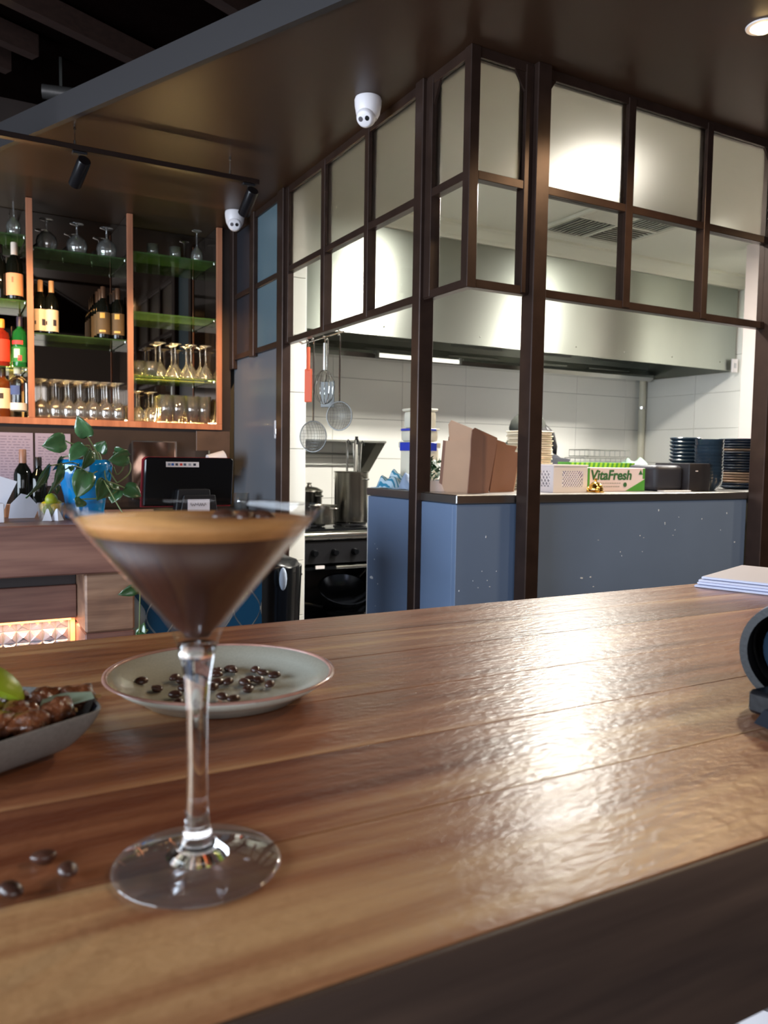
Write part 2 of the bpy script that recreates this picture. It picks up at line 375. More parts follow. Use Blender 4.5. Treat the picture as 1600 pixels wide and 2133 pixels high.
# ------------------------------------------------------------------ kitchen pass counter
kc = thing('pass_counter', 'slate blue kitchen pass counter with chipped paint and steel rim top', 'counter', (1.59, 2.31, 0))
def loc(o, *p): return tuple(V(p)-o.location)
def lbox(o, lo, hi, bev=0): return G().box(loc(o, *lo), loc(o, *hi), bev)
obj('front_panel', lbox(kc, (1.592, 2.345, .02), (3.17, 2.37, 1.14), .002), slate, kc)
obj('side_panel', lbox(kc, (1.592, 2.37, .02), (1.617, 3.02, 1.14), .002), slate, kc)
obj('carcass', G().prism([loc(kc, x, y, 0)[:2] for x, y in ((1.618, 2.371), (3.17, 2.371), (3.17, 2.9), (2.15, 2.9), (2.15, 3.01), (1.618, 3.01))], .03, 1.135), mat('carcass_grey', (120, 124, 128), .5), kc)
wtp = G().prism([loc(kc, x, y, 0)[:2] for x, y in ((1.588, 2.34), (3.168, 2.34), (3.168, 2.93), (2.18, 2.93), (2.18, 3.03), (1.588, 3.03))], 1.142, 1.175, 'z', .003)
o = obj('steel_top', wtp, mat('bench_steel', (178, 176, 172), .28, 1, bump=.04, bscale=50), kc); o['label'] = 'brushed steel counter top'
chip = G()
def chipq(px, py, w_, h_):
    p = at(px, py, 'y', 2.345); q = V(loc(kc, *p)); y = q.y-.0012
    n = 7; vs = [(q.x+w_*math.cos(2*PI*k/n)*random.uniform(.6, 1.2), y, q.z+h_*math.sin(2*PI*k/n)*random.uniform(.6, 1.2)) for k in range(n)]
    chip.prism([(a, c) for a, b_, c in vs], y, y+.002, 'y')
for c in ((1211, 1204, .010, .004), (1230, 1202, .005, .003), (1236, 1222, .005, .0015), (1372, 1063, .002, .005), (1385, 1090, .002, .006), (1333, 1116, .004, .002), (1341, 1120, .004, .001), (1246, 1125, .004, .0012), (1402, 1115, .004, .0012), (1414, 1077, .002, .003), (1462, 1081, .002, .003), (1514, 1069, .002, .004), (1292, 1150, .002, .003), (1295, 1158, .0015, .003), (1530, 1129, .004, .003), (1012, 1118, .0015, .005), (1004, 1190, .002, .002), (1015, 1209, .002, .002), (1020, 1222, .004, .0012), (996, 1224, .0015, .002), (1034, 1190, .0015, .002), (985, 1210, .0015, .0015), (1406, 1104, .002, .003), (1501, 1104, .002, .002), (1338, 1149, .002, .002)): chipq(*c)
obj('paint_chips', chip, mat('chip_white', (216, 220, 226), .7), kc)['kind'] = 'stuff'
chip = G()
for px, py, w_, h_ in ((774, 1203, .016, .007), (780, 1165, .005, .003), (786, 1143, .003, .003), (781, 1133, .002, .002), (787, 1216, .003, .003), (782, 1262, .003, .002), (956, 1231, .002, .003)):
    p = V(loc(kc, *at(px, py, 'x', 1.592)))
    chip.prism([(p.y+w_*math.cos(2*PI*k/7)*random.uniform(.6, 1.2), p.z+h_*math.sin(2*PI*k/7)*random.uniform(.7, 1.2)) for k in range(7)], p.x-.001, p.x+.001, 'x')
obj('paint_chips', chip, MC['chip_white'], kc)['kind'] = 'stuff'
obj('end_trim', lbox(kc, (1.5925, 3.01, .02), (1.62, 3.028, 1.14), .002), mat('white_edge', (226, 226, 226), .4), kc)

# ------------------------------------------------------------------ exhaust hood, range, kitchen fittings
hd = thing('exhaust_hood', 'long brushed steel exhaust hood above the range', 'hood', (1.72, 4.42, 2.066))
obj('front_panel', lbox(hd, (1.722, 4.42, 2.066), (5.75, 4.428, 2.734), .002), steel_h, hd)
obj('end_panel', lbox(hd, (5.745, 4.428, 2.066), (5.753, 5.44, 2.734)), steel_h, hd)
obj('back_panel', lbox(hd, (1.722, 5.35, 2.16), (5.745, 5.36, 2.734)), steel_h, hd)
obj('inner_top', lbox(hd, (1.722, 4.43, 2.6), (5.745, 5.35, 2.61)), steel_h, hd)
gut = G().prism([(5.36-4.42, 2.165-2.066), (5.27-4.42, 2.10-2.066), (5.27-4.42, 2.08-2.066), (5.30-4.42, 2.05-2.066), (5.44-4.42, 2.05-2.066), (5.44-4.42, 2.165-2.066)], .002, 4.02, 'x')
obj('gutter', gut, chrome, hd)
for k in range(9): obj('rivet', G().ball(V(loc(hd, *at(700+k*100, 670+k*10.5, 'y', 4.419))), .006, n=8), chrome, hd)
for k in range(5):
    x = 2.05+k*.75
    obj('filter', lbox(hd, (x, 5.338, 2.2), (x+.5, 5.348, 2.55), .003), steel, hd)
sk = at(1528, 762, 'y', 4.40)
sw = thing('power_outlet', 'white outlet box at the lower right corner of the hood', 'outlet', (sk.x, 4.398, sk.z))
obj('plate', G().box((-.035, -.014, -.055), (.035, .0, .055), .004), white, sw)
obj('socket', G().box((-.014, -.018, -.02), (.014, -.0145, .02), .002), mat('outlet_grey', (180, 180, 184), .4), sw)

ra = thing('gas_range', 'black gas range with steel front rail in the kitchen', 'stove', (1.76, 4.47, 0))
obj('body', lbox(ra, (1.762, 4.52, .70), (3.0, 5.44, .84), .004), blackg, ra)
obj('front_rail', G().tube([loc(ra, 1.762, 4.49, .815), loc(ra, 3.0, 4.49, .815)], .03, 14), chrome, ra, True)
obj('hob_top', lbox(ra, (1.762, 4.50, .842), (3.0, 5.44, .856), .003), blackg, ra)
obj('control_panel', lbox(ra, (1.762, 4.485, .64), (3.0, 4.52, .78), .003), black, ra)
for k in range(5):
    x = 1.99+k*.14
    kn = obj('knob', G().lathe([(0, .035), (.016, .035), (.022, .02), (.024, 0), (0, 0)], 16, Matrix.Translation(loc(ra, x, 4.484, .71)) @ Matrix.Rotation(PI/2, 4, 'X')), blackg, ra, True)
obj('door_handle', G().tube([loc(ra, 2.12, 4.44, .62), loc(ra, 2.95, 4.44, .62)], .012, 10), chrome, ra, True)
obj('badge', lbox(ra, (2.0, 4.478, .61), (2.06, 4.485, .63)), white, ra)
sg = G()
for z in (.12, .60): sg.box(loc(ra, 1.762, 4.5, z), loc(ra, 3.0, 5.44, z+.02))
for x in (1.762, 2.98): sg.box(loc(ra, x, 4.5, 0), loc(ra, x+.02, 5.44, .7))
sg.box(loc(ra, 1.782, 5.3, .14), loc(ra, 2.98, 5.31, .6))
obj('open_cupboard', sg, blackg, ra)
tv = G()
for cx in (2.05, 2.35, 2.65, 2.9):
    for cy in (4.72, 5.1):
        tv = G()
        for k in range(4):
            a = k*PI/2+PI/4; tv.tube([loc(ra, cx+.02*math.cos(a), cy+.02*math.sin(a), .866), loc(ra, cx+.11*math.cos(a), cy+.11*math.sin(a), .866)], .006, 6)
        tv.lathe([(.10, .862), (.112, .862), (.112, .872), (.10, .872)], 20, Matrix.Translation((cx-1.76, cy-4.47, 0)), close=True)
        obj('trivet', tv, black, ra)

def pot(name, label, c, r, h, m, lid=False, handles=True, group=None):
    t = thing(name, label, 'pot', c, group=group)
    pr = [(0, 0), (r*.97, 0), (r, .01), (r, h-.008), (r+.006, h), (r+.002, h+.002), (r-.004, h-.006), (r-.004, .006), (0, .006)]
    obj('body', G().lathe(pr, 40), m, t, True)
    if handles:
        for s in (0, 1):
            a0 = -1.15 + s*PI
            hp = []
            for k in range(9):
                u = k/8; a = a0+(u-.5)*.5*(.11/r); rr = r+.03*math.sin(u*PI)+.002
                hp.append((rr*math.cos(a), rr*math.sin(a), h*.86))
            obj('handle', G().tube(hp, .005, 8), chrome, t, True)
    if lid: obj('lid', G().lathe([(r+.006, h+.003), (r+.004, h+.01), (r*.6, h+.03), (.02, h+.035), (.012, h+.05), (.02, h+.06), (0, h+.064)], 32), m, t, True)
    return t
pm = mat('pot_steel', (168, 165, 156), .24, 1, bump=.03, bscale=30, stretch=(1, 1, 8))
pc = at(731, 1090, 'z', .875)
SPX = .07
pot('stock_pot', 'tall steel stock pot holding ladles and tongs', (2.375, 4.75, .875), .113, .335, pm)
pot('saucepan', 'small open steel saucepan at the front left of the range', (2.13, 4.66, .875), .085, .12, pm)
pot('lidded_pot', 'lidded steel pot behind the small saucepan', (2.20, 5.05, .875), .09, .19, pm, True)
# tools standing in the stock pot
def ladle(name, label, base, top, kind):
    t = thing(name, label, 'utensil', base, group=None)
    b = V((0, 0, 0)); tp = V(top)-V(base)
    obj('handle', G().tube([b, tp*.5, tp], .0085, 8, taper=.85), chrome, t, True)
    d = tp.normalized()
    if kind == 'hook': obj('hook', G().tube([tp, tp+d*.012+V((.008, 0, .006)), tp+V((.02, 0, .004)), tp+V((.024, 0, -.014))], .0045, 8), black, t, True)
    if kind == 'tongs':
        obj('arm', G().tube([b+V((.035, 0, 0)), tp*.5+V((.016, 0, 0)), tp], .007, 8), chrome, t, True)
        obj('grip', G().tube([tp*.93, tp*1.03], .011, 8), black, t, True)
    return t
zb = .90
for k, (nm, lb, bx, by, tx, ty, tz, kd) in enumerate((
    ('ladle', 'long handled ladle, leftmost in the stock pot', 2.26, 4.70, 2.275, 4.74, 1.405, 'hook'),
    ('spatula', 'steel spatula beside the leftmost ladle in the stock pot', 2.30, 4.68, 2.325, 4.72, 1.42, 'hook'),
    ('tongs', 'steel tongs with black tip standing mid stock pot', 2.34, 4.74, 2.345, 4.74, 1.43, 'tongs'),
    ('serving_spoon', 'slanted steel spoon right of the tongs in the stock pot', 2.36, 4.70, 2.31, 4.72, 1.40, 'x'),
    ('ladle', 'rightmost long handled ladle in the stock pot', 2.35, 4.74, 2.40, 4.78, 1.40, 'hook'))):
    ladle(nm, lb, (bx+SPX, by+.02, .90), (tx+SPX, ty+.02, tz), kd)
# pans in the open cupboard
def wok(name, label, c, r, h, m, hdl=(1, 0)):
    t = thing(name, label, 'pan', c)
    pr = [(0, 0), (r*.45, .002), (r*.8, h*.4), (r, h), (r+.006, h+.001), (r*.97, h), (r*.78, h*.45), (r*.43, .008), (0, .006)]
    obj('body', G().lathe(pr, 36), m, t, True)
    d = V((hdl[0], hdl[1], .15)).normalized()
    obj('handle', G().tube([d*r+V((0, 0, h*.8)), d*(r+.16)+V((0, 0, h*.9))], .011, 8), black, t, True); return t
darkpan = mat('dark_pan', (70, 74, 84), .25, .9)
wok('wok', 'large dark wok leaning on top of the cupboard pans', (2.28, 4.66, .36), .17, .10, darkpan, (.8, .5)).rotation_euler = (.45, -.1, 0)
wok('frying_pan', 'dark frying pan under the wok in the open cupboard', (2.30, 4.67, .26), .15, .05, darkpan, (-.9, .3))
wok('steel_pan', 'shiny steel pan lowest in the open cupboard', (2.33, 4.68, .145), .16, .09, chrome, (.9, .4))

hl = thing('hood_lamp', 'white strip lamp under the back of the exhaust hood', 'light', (3.2, 5.26, 2.07))
obj('tube', G().tube([(-.36, 0, 0), (.36, 0, 0)], .016, 12), mat('hood_tube', (255, 255, 240), .5, emis=(255, 252, 236), es=1.2), hl, True)
for sx in (-.37, .37): obj('clip', G().box((sx-.012, -.02, -.02), (sx+.012, .0095, .03), .003), steel, hl)
# wall shelf behind the range
sh = thing('wall_shelf', 'steel wall shelf with triangular brackets behind the range', 'shelf', (1.80, 5.18, 1.40))
obj('board', lbox(sh, (1.80, 5.18, 1.415), (2.88, 5.445, 1.430), .003), steel, sh)
for x in (1.90, 2.80): obj('bracket', G().prism([(5.19-5.18, .014), (5.44-5.18, .014), (5.44-5.18, -.20)], loc(sh, x, 0, 0)[0], loc(sh, x, 0, 0)[0]+.075, 'x'), mat('bracket_steel', (96, 94, 86), .4, .8), sh)
for z in (1.33, 1.25): obj('rail', G().tube([loc(sh, 1.82, 5.43, z), loc(sh, 2.79, 5.43, z)], .008, 8), steel, sh, True)

# AC diffuser, downlight, ceiling tubes of the kitchen
ac = thing('air_diffuser', 'square louvred air diffuser on the kitchen ceiling', 'vent', (3.80, 3.82, 2.83))
gw = mat('vent_grey', (206, 204, 190), .5, var=.1, vscale=6)
fr = G()
for lo, hi in (((-.36, -.36), (.36, -.33)), ((-.36, .33), (.36, .36)), ((-.36, -.33), (-.33, .33)), ((.33, -.33), (.36, .33)), ((-.012, -.33), (.012, .33)), ((-.33, -.012), (.33, .012))):
    fr.box((*lo, -.022), (*hi, -.001), .002)
obj('frame', fr, gw, ac)
for qx in (0, 1):
    for qy in (0, 1):
        for k in range(9):
            p = .05+k*.033-.33
            x0, y0 = -.32+qx*.34, -.32+qy*.34
            mt = Matrix.Translation((x0+.15, y0+.015+k*.034, -.014)) @ Matrix.Rotation(.7 if qy else -.7, 4, 'X') if (qx+qy) % 2 == 0 else Matrix.Translation((x0+.015+k*.034, y0+.15, -.014)) @ Matrix.Rotation(PI/2, 4, 'Z') @ Matrix.Rotation(-.7, 4, 'X')
            obj('slat', G().box((-.15, -.014, -.0012), (.15, .014, .0012), 0, mt), gw, ac)
obj('backing', G().box((-.33, -.33, -.0012), (.33, .33, -.0002)), mat('vent_dark', (60, 58, 54), .8), ac)
dl = thing('downlight', 'small round downlight in the kitchen ceiling by the right end', 'light', (4.42, 3.579, 2.83))
obj('rim', G().lathe([(.04, -.012), (.055, -.010), (.06, -.001), (.04, -.001)], 24, close=True), white, dl, True)
obj('lens', G().lathe([(0, -.006), (.04, -.006), (.04, -.002), (0, -.002)], 24), mat('lens_white', (255, 255, 245), .5, emis=(255, 252, 235), es=14), dl)
for (x, y), lb in (((2.93, 3.16), 'round white ceiling lamp glowing behind the frosted pane right of the post'), ((4.9, 2.80), 'round white ceiling lamp beyond the right photo edge')):
    t = thing('ceiling_lamp', lb, 'light', (x, y, 2.83))
    obj('housing', G().lathe([(0, -.001), (.17, -.001), (.17, -.03), (.15, -.045), (0, -.045)], 32), white, t, True)
    obj('diffuser', G().lathe([(0, -.046), (.14, -.046), (.12, -.065), (0, -.075)], 32), mat('tube_white', (255, 255, 240), .5, emis=(255, 252, 232), es=9), t, True)
pp = thing('corner_pipe', 'white vertical pipe in the tiled kitchen corner', 'pipe', (5.73, 5.39, 0))
obj('pipe', G().tube([(0, 0, .9), (0, 0, 2.06)], .03, 16), mat('pipe_cream', (216, 212, 192), .45), pp, True)
for z in (1.1, 1.8): obj('clip', G().lathe([(.031, z), (.036, z), (.036, z+.02), (.031, z+.02)], 16, close=True), chrome, pp)

# ------------------------------------------------------------------ glassware kinds
def glass_prof(kind):
    if kind == 'wine':   # upturned: rim at z=0, foot on top
        o = [(.034, 0), (.038, .02), (.041, .05), (.037, .075), (.022, .098), (.007, .112), (.0045, .13), (.0045, .20), (.008, .212), (.034, .219), (.035, .222)]
        i = [(0, .2225)]; inn = [(.0325, .0), (.036, .02), (.039, .05), (.035, .073), (.02, .095), (.004, .106), (0, .107)]
        return inn[::-1] + o + i
    if kind == 'coupe':
        o = [(.046, 0), (.047, .012), (.03, .055), (.012, .085), (.0045, .10), (.0045, .19), (.009, .200), (.036, .206), (.037, .209), (0, .2095)]
        return [(0, .084), (.01, .082), (.028, .053), (.045, .012), (.0445, 0)] + o
    if kind == 'balloon':
        o = [(.038, 0), (.05, .03), (.056, .06), (.048, .09), (.022, .115), (.006, .125), (.005, .13), (.005, .165), (.01, .172), (.036, .178), (.037, .181), (0, .182)]
        return [(0, .118), (.02, .112), (.046, .088), (.054, .06), (.048, .03), (.0365, 0)] + o
    if kind == 'tumbler':
        return [(0, .008), (.028, .008), (.034, .145), (.0365, .145), (.031, 0), (0, 0)]
    return [(0, .008), (.034, .008), (.037, .088), (.039, .088), (.036, 0), (0, 0)]
GM = {k: obj(k, G().lathe(glass_prof(k), 18), glass, None, 'all') for k in ('wine', 'coupe', 'balloon', 'tumbler', 'low')}
used = {}
NAMES = {'wine': 'wine_glass', 'coupe': 'cocktail_glass', 'balloon': 'balloon_glass', 'tumbler': 'highball_glass', 'low': 'tumbler'}
def glass_at(kind, x, y, z, label, group, sc=1):
    o = GM[kind] if kind not in used else GM[kind].copy()
    if kind in used: C.objects.link(o)
    used[kind] = 1; o.name = NAMES[kind]; o.location = (x, y, z+.0005); o.scale = (sc, sc, sc)
    return tag(o, label, 'glass', group)

# ------------------------------------------------------------------ back bar cabinet
CX = [-.68, -.12, .430, .9675, 1.502]
cb = thing('shelf_cabinet', 'orange brown timber wall cabinet with glass shelves and mirror back', 'cabinet', (.43, 4.85, 1.462))
for x in CX:
    obj('upright', lbox(cb, (x-.0165, 4.85, 1.50), (x+.0165, 4.868, 2.698), .001), cabw, cb)
    obj('side_panel', lbox(cb, (x-.012, 4.8685, 1.50), (x+.012, 5.125, 2.698)), mat('smoked_side', (52, 44, 40), .08, .6), cb)
obj('bottom_board', lbox(cb, (-.70, 4.85, 1.463), (1.5185, 5.125, 1.4995), .001), cabw, cb)
obj('mirror_back', lbox(cb, (-.70, 5.126, 1.463), (1.5185, 5.132, 2.698)), mirror, cb)
def shelf(i, z): 
    o = obj('shelf', lbox(cb, (CX[i]+.0167, 4.868, z), (CX[i+1]-.0167, 5.12, z+.008), .0008), shelf_g, cb); o['label'] = 'green edged glass shelf'
SH = {0: (1.77, 2.14, 2.50), 1: (1.77, 2.135, 2.49), 2: (1.965, 2.435), 3: (1.765, 2.137, 2.485)}
for i, zs in SH.items():
    for z in zs:
        shelf(i, z)
        for x in (CX[i]+.022, CX[i+1]-.022): obj('shelf_pin', G().lathe([(0, -.009), (.006, -.009), (.006, -.001), (0, -.001)], 10, Matrix.Translation(loc(cb, x, 4.89, z))), chrome, cb)
for i, z in ((1, 1.5), (2, 1.5), (3, 1.5), (3, 1.7735), (1, 1.7785)):  # glowing strips with area lamps, added to give the glassware a gold glow
    x0, x1 = CX[i]+.02, CX[i+1]-.02
    obj('light_strip', lbox(cb, (x0, 5.108, z), (x1, 5.118, z+.005)), mat('gold_fill_glow', (255, 200, 110), .5, emis=(255, 176, 84), es=9), cb)
    light('shelf_fill_light', 'AREA', ((x0+x1)/2, 5.10, z+.012), ((x0+x1)/2, 4.98, z+.2), 5.5, (1, .66, .28), .48, .012)
# cabinet floor, middle bay: 7 x 3 upturned wine glasses
def grid(kind, xs, ys, z, what, grp, sc=1):
    for r, y in enumerate(ys):
        for k, x in enumerate(xs):
            row = ('front row', 'second row', 'back row')[r]
            glass_at(kind, x+random.uniform(-.004, .004), y+random.uniform(-.004, .004), z, '%s, %s, %s from the left' % (what, row, ORD[k]), grp, sc)
grid('wine', [.490+k*.0695 for k in range(7)], (4.91, 4.99, 5.07), 1.50, 'upturned wine glass on cabinet floor of middle bay', 'wine glasses on the cabinet floor')
grid('coupe', [1.155+k*.093 for k in range(4)], (4.925, 5.03), 1.773, 'upturned stemmed glass on middle shelf of right bay', 'stemmed glasses on the right bay shelf')
grid('low', [1.022, 1.10], (4.915, 4.995, 5.075), 1.773, 'low tumbler at left end of right bay shelf', 'low tumblers on the right bay shelf')
grid('wine', [1.03, 1.105], (4.915, 5.0), 1.50, 'upturned wine glass at left of right bay floor', 'wine glasses on the right bay floor', .82)
grid('tumbler', [1.19+k*.077 for k in range(4)], (4.91, 4.99, 5.07), 1.50, 'highball glass on floor of right bay', 'highball glasses on the cabinet floor', 1.15)
for k, (px, lb) in enumerate(((97, 'upturned balloon glass on top shelf of middle bay, leftmost'), (160, 'upturned balloon glass on top shelf of middle bay, centre'), (222, 'upturned balloon glass on top shelf of middle bay, rightmost'))):
    glass_at('balloon', at(px, 490, 'y', 5.0).x, 5.0, 2.443, lb, 'balloon glasses on the top shelf', 1.05)
for px, kd, lb in ((318, 'low', 'rounded glass on top shelf of right bay, leftmost'), (365, 'low', 'rounded glass on top shelf of right bay, middle'), (410, 'wine', 'upturned stemmed glass on top shelf of right bay')):
    glass_at(kd, at(px, 500, 'y', 4.98).x, 4.98, 2.493, lb, 'glasses on the top shelf of the right bay', .9)
for px, kd, lb in ((28, 'wine', 'upturned glass on top shelf of left bay'),):
    glass_at(kd, at(px, 450, 'y', 4.98).x, 4.98, 2.508, lb, 'glasses on the top shelf of the left bay', .95)

def bottle(label, c, r=.038, h=.30, body=(14, 16, 12), cap=(30, 16, 14), lab=None, lz=(.07, .16), kind='wine', trans=.0, group='bottles in the bar cabinet', lab2=None):
    t = thing('bottle', label, 'bottle', c, group=group)
    if kind == 'wine': pr = [(0, 0), (r*.95, 0), (r, .006), (r, h*.60), (r*.86, h*.67), (r*.42, h*.77), (r*.37, h*.80), (r*.36, h*.90), (0, h*.90)]; ch = .90; cr = r*.40
    else: pr = [(0, 0), (r*.95, 0), (r, .006), (r, h*.62), (r*.9, h*.70), (r*.35, h*.78), (r*.33, h*.87), (0, h*.87)]; ch = .87; cr = r*.40
    m = mat('bottle_%d_%d_%d' % body, body, .06, 0, trans, 1.45)
    obj('body', G().lathe(pr, 24), m, t, True)
    z0 = h*(.78 if cap and kind == 'wine' and h > .28 and sum(cap) > 150 else ch-.06)
    obj('cap', G().lathe([(0, h), (cr*.9, h), (cr, h*.99), (cr*1.02, z0), (0, z0)], 16), mat('cap_%d_%d_%d' % cap, cap, .35), t, True)
    if lab: obj('label', G().lathe([(r+.0004, h*lz[0]/.3), (r+.0012, h*lz[0]/.3), (r+.0012, h*lz[1]/.3), (r+.0004, h*lz[1]/.3)], 24, close=True), mat('lab_%d_%d_%d' % lab, lab, .7), t, True)
    if lab2:
        for a0, z_, w_, hh, col in lab2:
            n = 5; vs = []; fs = []
            for k in range(n+1):
                a = a0-w_/2+w_*k/n
                for z in (z_, z_+hh): vs.append(((r+.002)*math.sin(a), -(r+.002)*math.cos(a), z))
            for k in range(n): fs.append((2*k, 2*k+2, 2*k+3, 2*k+1))
            obj('emblem', G().faces(vs, fs), mat('emb_%d_%d_%d' % col, col, .6), t)
    return t
bx = lambda px, y=4.93: at(px, 700, 'y', y).x
bottle('dark wine bottle with white cap and orange label, left bay upper shelf', (bx(32), 4.93, 2.149), .043, .315, cap=(232, 214, 196), lab=(226, 160, 118), lz=(.02, .135), lab2=[(-.3, .09, .2, .03, (200, 110, 80))])
bottle('wine bottle half cut by the frame, left bay upper shelf', (bx(2), 4.95, 2.149), .038, .30)
bottle('green liqueur bottle with red neck label, left bay middle shelf', (bx(41), 4.93, 1.779), .040, .28, body=(30, 110, 50), cap=(40, 36, 60), lab=(44, 130, 62), lz=(.03, .12), kind='s', trans=.3, lab2=[(-.5, .125, 1.6, .022, (214, 60, 60)), (-.5, .05, .8, .05, (190, 220, 190)), (-.1, .035, .5, .03, (210, 70, 70))])
bottle('red labelled spirit bottle at the photo edge, left bay middle shelf', (bx(3), 4.93, 1.779), .042, .26, body=(140, 40, 26), cap=(230, 160, 70), lab=(232, 66, 44), lz=(.03, .17), kind='s', trans=.2)
bottle('clear rounded gin bottle with blue disc label, left bay floor', (bx(38)-.006, 4.93, 1.50), .050, .30, body=(225, 235, 240), cap=(200, 196, 190), lab=(222, 216, 214), lz=(.04, .08), kind='s', trans=1, lab2=[(-.4, .125, 1.0, .05, (60, 80, 130))])
bottle('amber spirit bottle with cream label at photo edge, left bay floor', (bx(4), 4.93, 1.50), .043, .28, body=(120, 60, 24), cap=(40, 20, 14), lab=(226, 206, 170), lz=(.05, .17), kind='s', trans=.4, lab2=[(-.35, .10, .7, .03, (60, 44, 30))])
for px, lb, yy in ((85, 'pale labelled wine bottle beside the left upright of the middle bay', 4.925), (108, 'pale labelled wine bottle, second from left in the middle bay', 4.915)):
    bottle(lb, (bx(px, yy), yy, 1.974), .036, .30, cap=(196, 150, 104), lab=(224, 202, 176), lz=(.015, .135), lab2=[(.35, .045, .5, .035, (52, 46, 56)), (-.9, .05, .3, .02, (70, 60, 60))])
for c in range(2):
    for r in range(3):
        bottle('dark wine bottle with gold label, middle bay, %s column, %s' % (('left', 'right')[c], ('front', 'second', 'rearmost')[r]),
               ((.826, .908)[c]-.002*r, 4.915+.082*r, 1.974), .038, .30, cap=(70, 50, 36), lab=(96, 78, 52), lz=(.025, .15), lab2=[(-.3, .115, .7, .03, (214, 170, 80)), (-.3, .035, .9, .012, (220, 180, 96))], group='gold labelled wine bottles')

# ------------------------------------------------------------------ track lighting
tr = thing('track_rail', 'black track light rail hung under the ceiling', 'track', (.5, 3.70, 2.60))
obj('rail', lbox(tr, (-1.4, 3.682, 2.592), (1.335, 3.718, 2.615), .002), mat('track_black', (38, 26, 22), .35, .4), tr)
for x, zt in ((.2, 3.05), (.512, 2.699), (1.195, 2.699)):
    obj('hanging_rod', G().tube([loc(tr, x, 3.70, 2.615), loc(tr, x, 3.70, zt)], .0022, 6), chrome, tr)
    obj('rod_end', G().tube([loc(tr, x, 3.70, 2.615), loc(tr, x, 3.70, 2.635)], .006, 8), chrome, tr)
    obj('rod_end', G().tube([loc(tr, x, 3.70, min(zt, 2.76)-.016), loc(tr, x, 3.70, min(zt, 2.76)-.001)], .006, 8), chrome, tr)
def head(x, aim, label, e):
    t = thing('spotlight', label, 'spotlight', (x, 3.70, 2.591), group=None)
    d = (V(aim)-V((x, 3.70, 2.50))).normalized(); q = d.to_track_quat('Z', 'Y').to_matrix().to_4x4()
    c = V((0, 0, -.085))
    obj('adaptor', G().box((-.03, -.015, -.012), (.03, .015, -.001), .002), black, t)
    obj('stem', G().tube([(0, 0, -.012), (0, 0, -.045), c-d*.01+V((0, 0, .03))], .005, 8), chrome, t)
    m = Matrix.Translation(c) @ q
    obj('can', G().lathe([(0, -.07), (.026, -.07), (.028, -.066), (.028, .07), (.024, .07), (.024, .045), (0, .045)], 24, m), mat('can_black', (26, 24, 26), .25, .3), t, True)
    obj('lens', G().lathe([(0, .046), (.022, .046), (.022, .05), (0, .05)], 20, m), mat('lamp_warm', (255, 220, 160), .5, emis=(255, 190, 110), es=4), t)
    p = V((x, 3.70, 2.591))+c+d*.085
    light('spotlight_beam', 'SPOT', p, aim, e, (1, .60, .26), .02, spot=1.0, blend=.9)
head(.53, (.30, 4.95, 1.8), 'black track spotlight, left of the two on the rail', 95)
head(1.285, (1.22, 4.95, 1.65), 'black track spotlight, right of the two on the rail', 95)
head(-.45, (.72, 5.0, 1.6), 'black track spotlight on the rail beyond the left photo edge', 95)

def dome(px, py, x, y, s, label, fz):
    t = thing('security_camera', label, 'camera', (x, y, 2.70))
    obj('base', G().lathe([(0, -.001), (.050*s, -.001), (.053*s, -.01*s), (.052*s, -.03*s), (.046*s, -.062*s), (.036*s, -.08*s), (0, -.084*s)], 32), white, t, True)
    d = V(fz).normalized(); m = Matrix.Translation(V((0, 0, -.068*s))+d*.012*s) @ d.to_track_quat('Z', 'Y').to_matrix().to_4x4()
    obj('eyeball', G().lathe([(0, -.03*s), (.03*s, -.022*s), (.037*s, 0), (.036*s, .02*s), (.031*s, .032*s), (.026*s, .035*s), (0, .035*s)], 28, m), white, t, True)
    for k, sx in enumerate((-1, 1)):
        obj('lens', G().lathe([(.0, .037*s), (.0085*s, .0365*s), (.0095*s, .035*s)], 16, m @ Matrix.Translation((sx*.0135*s, 0, 0))), (blackg if k else mat('lens_grey', (90, 86, 90), .2)), t, True)
    return t
dome(0, 0, 1.47, 2.835, 1, 'white dome camera under ceiling beside the glazed frame', (-.9, -.75, -.75))
dome(0, 0, 1.482, 4.50, 1.05, 'white dome camera in the far ceiling corner by the spotlight', (-.35, -.95, -.30))
ds = thing('ceiling_spotlight', 'glowing warm round downlight in the low ceiling', 'light', (2.319, 1.735, 2.70))
obj('rim', G().lathe([(.038, -.006), (.05, -.005), (.052, -.001), (.038, -.001)], 28, close=True), white, ds, True)
obj('lamp', G().lathe([(0, -.02), (.02, -.018), (.036, -.006), (.036, -.002), (0, -.002)], 24), mat('lamp_hot', (255, 240, 200), .5, emis=(255, 214, 150), es=30), ds)
d0 = at(88, 190, 'z', 3.14); d1 = at(165, 200, 'z', 3.14)
t = thing('duct', 'short silvery duct end between the dark ceiling joists', 'duct', d0)
obj('pipe', G().tube([V((0, 0, 0)), d1-d0], .035, 14), mat('duct_foil', (90, 86, 84), .4, .7, bump=.8, bscale=25), t, True)
obj('strap', G().box((d1-d0)*.5+V((-.006, -.006, .035)), (d1-d0)*.5+V((.006, .006, .1795))), steel, t)

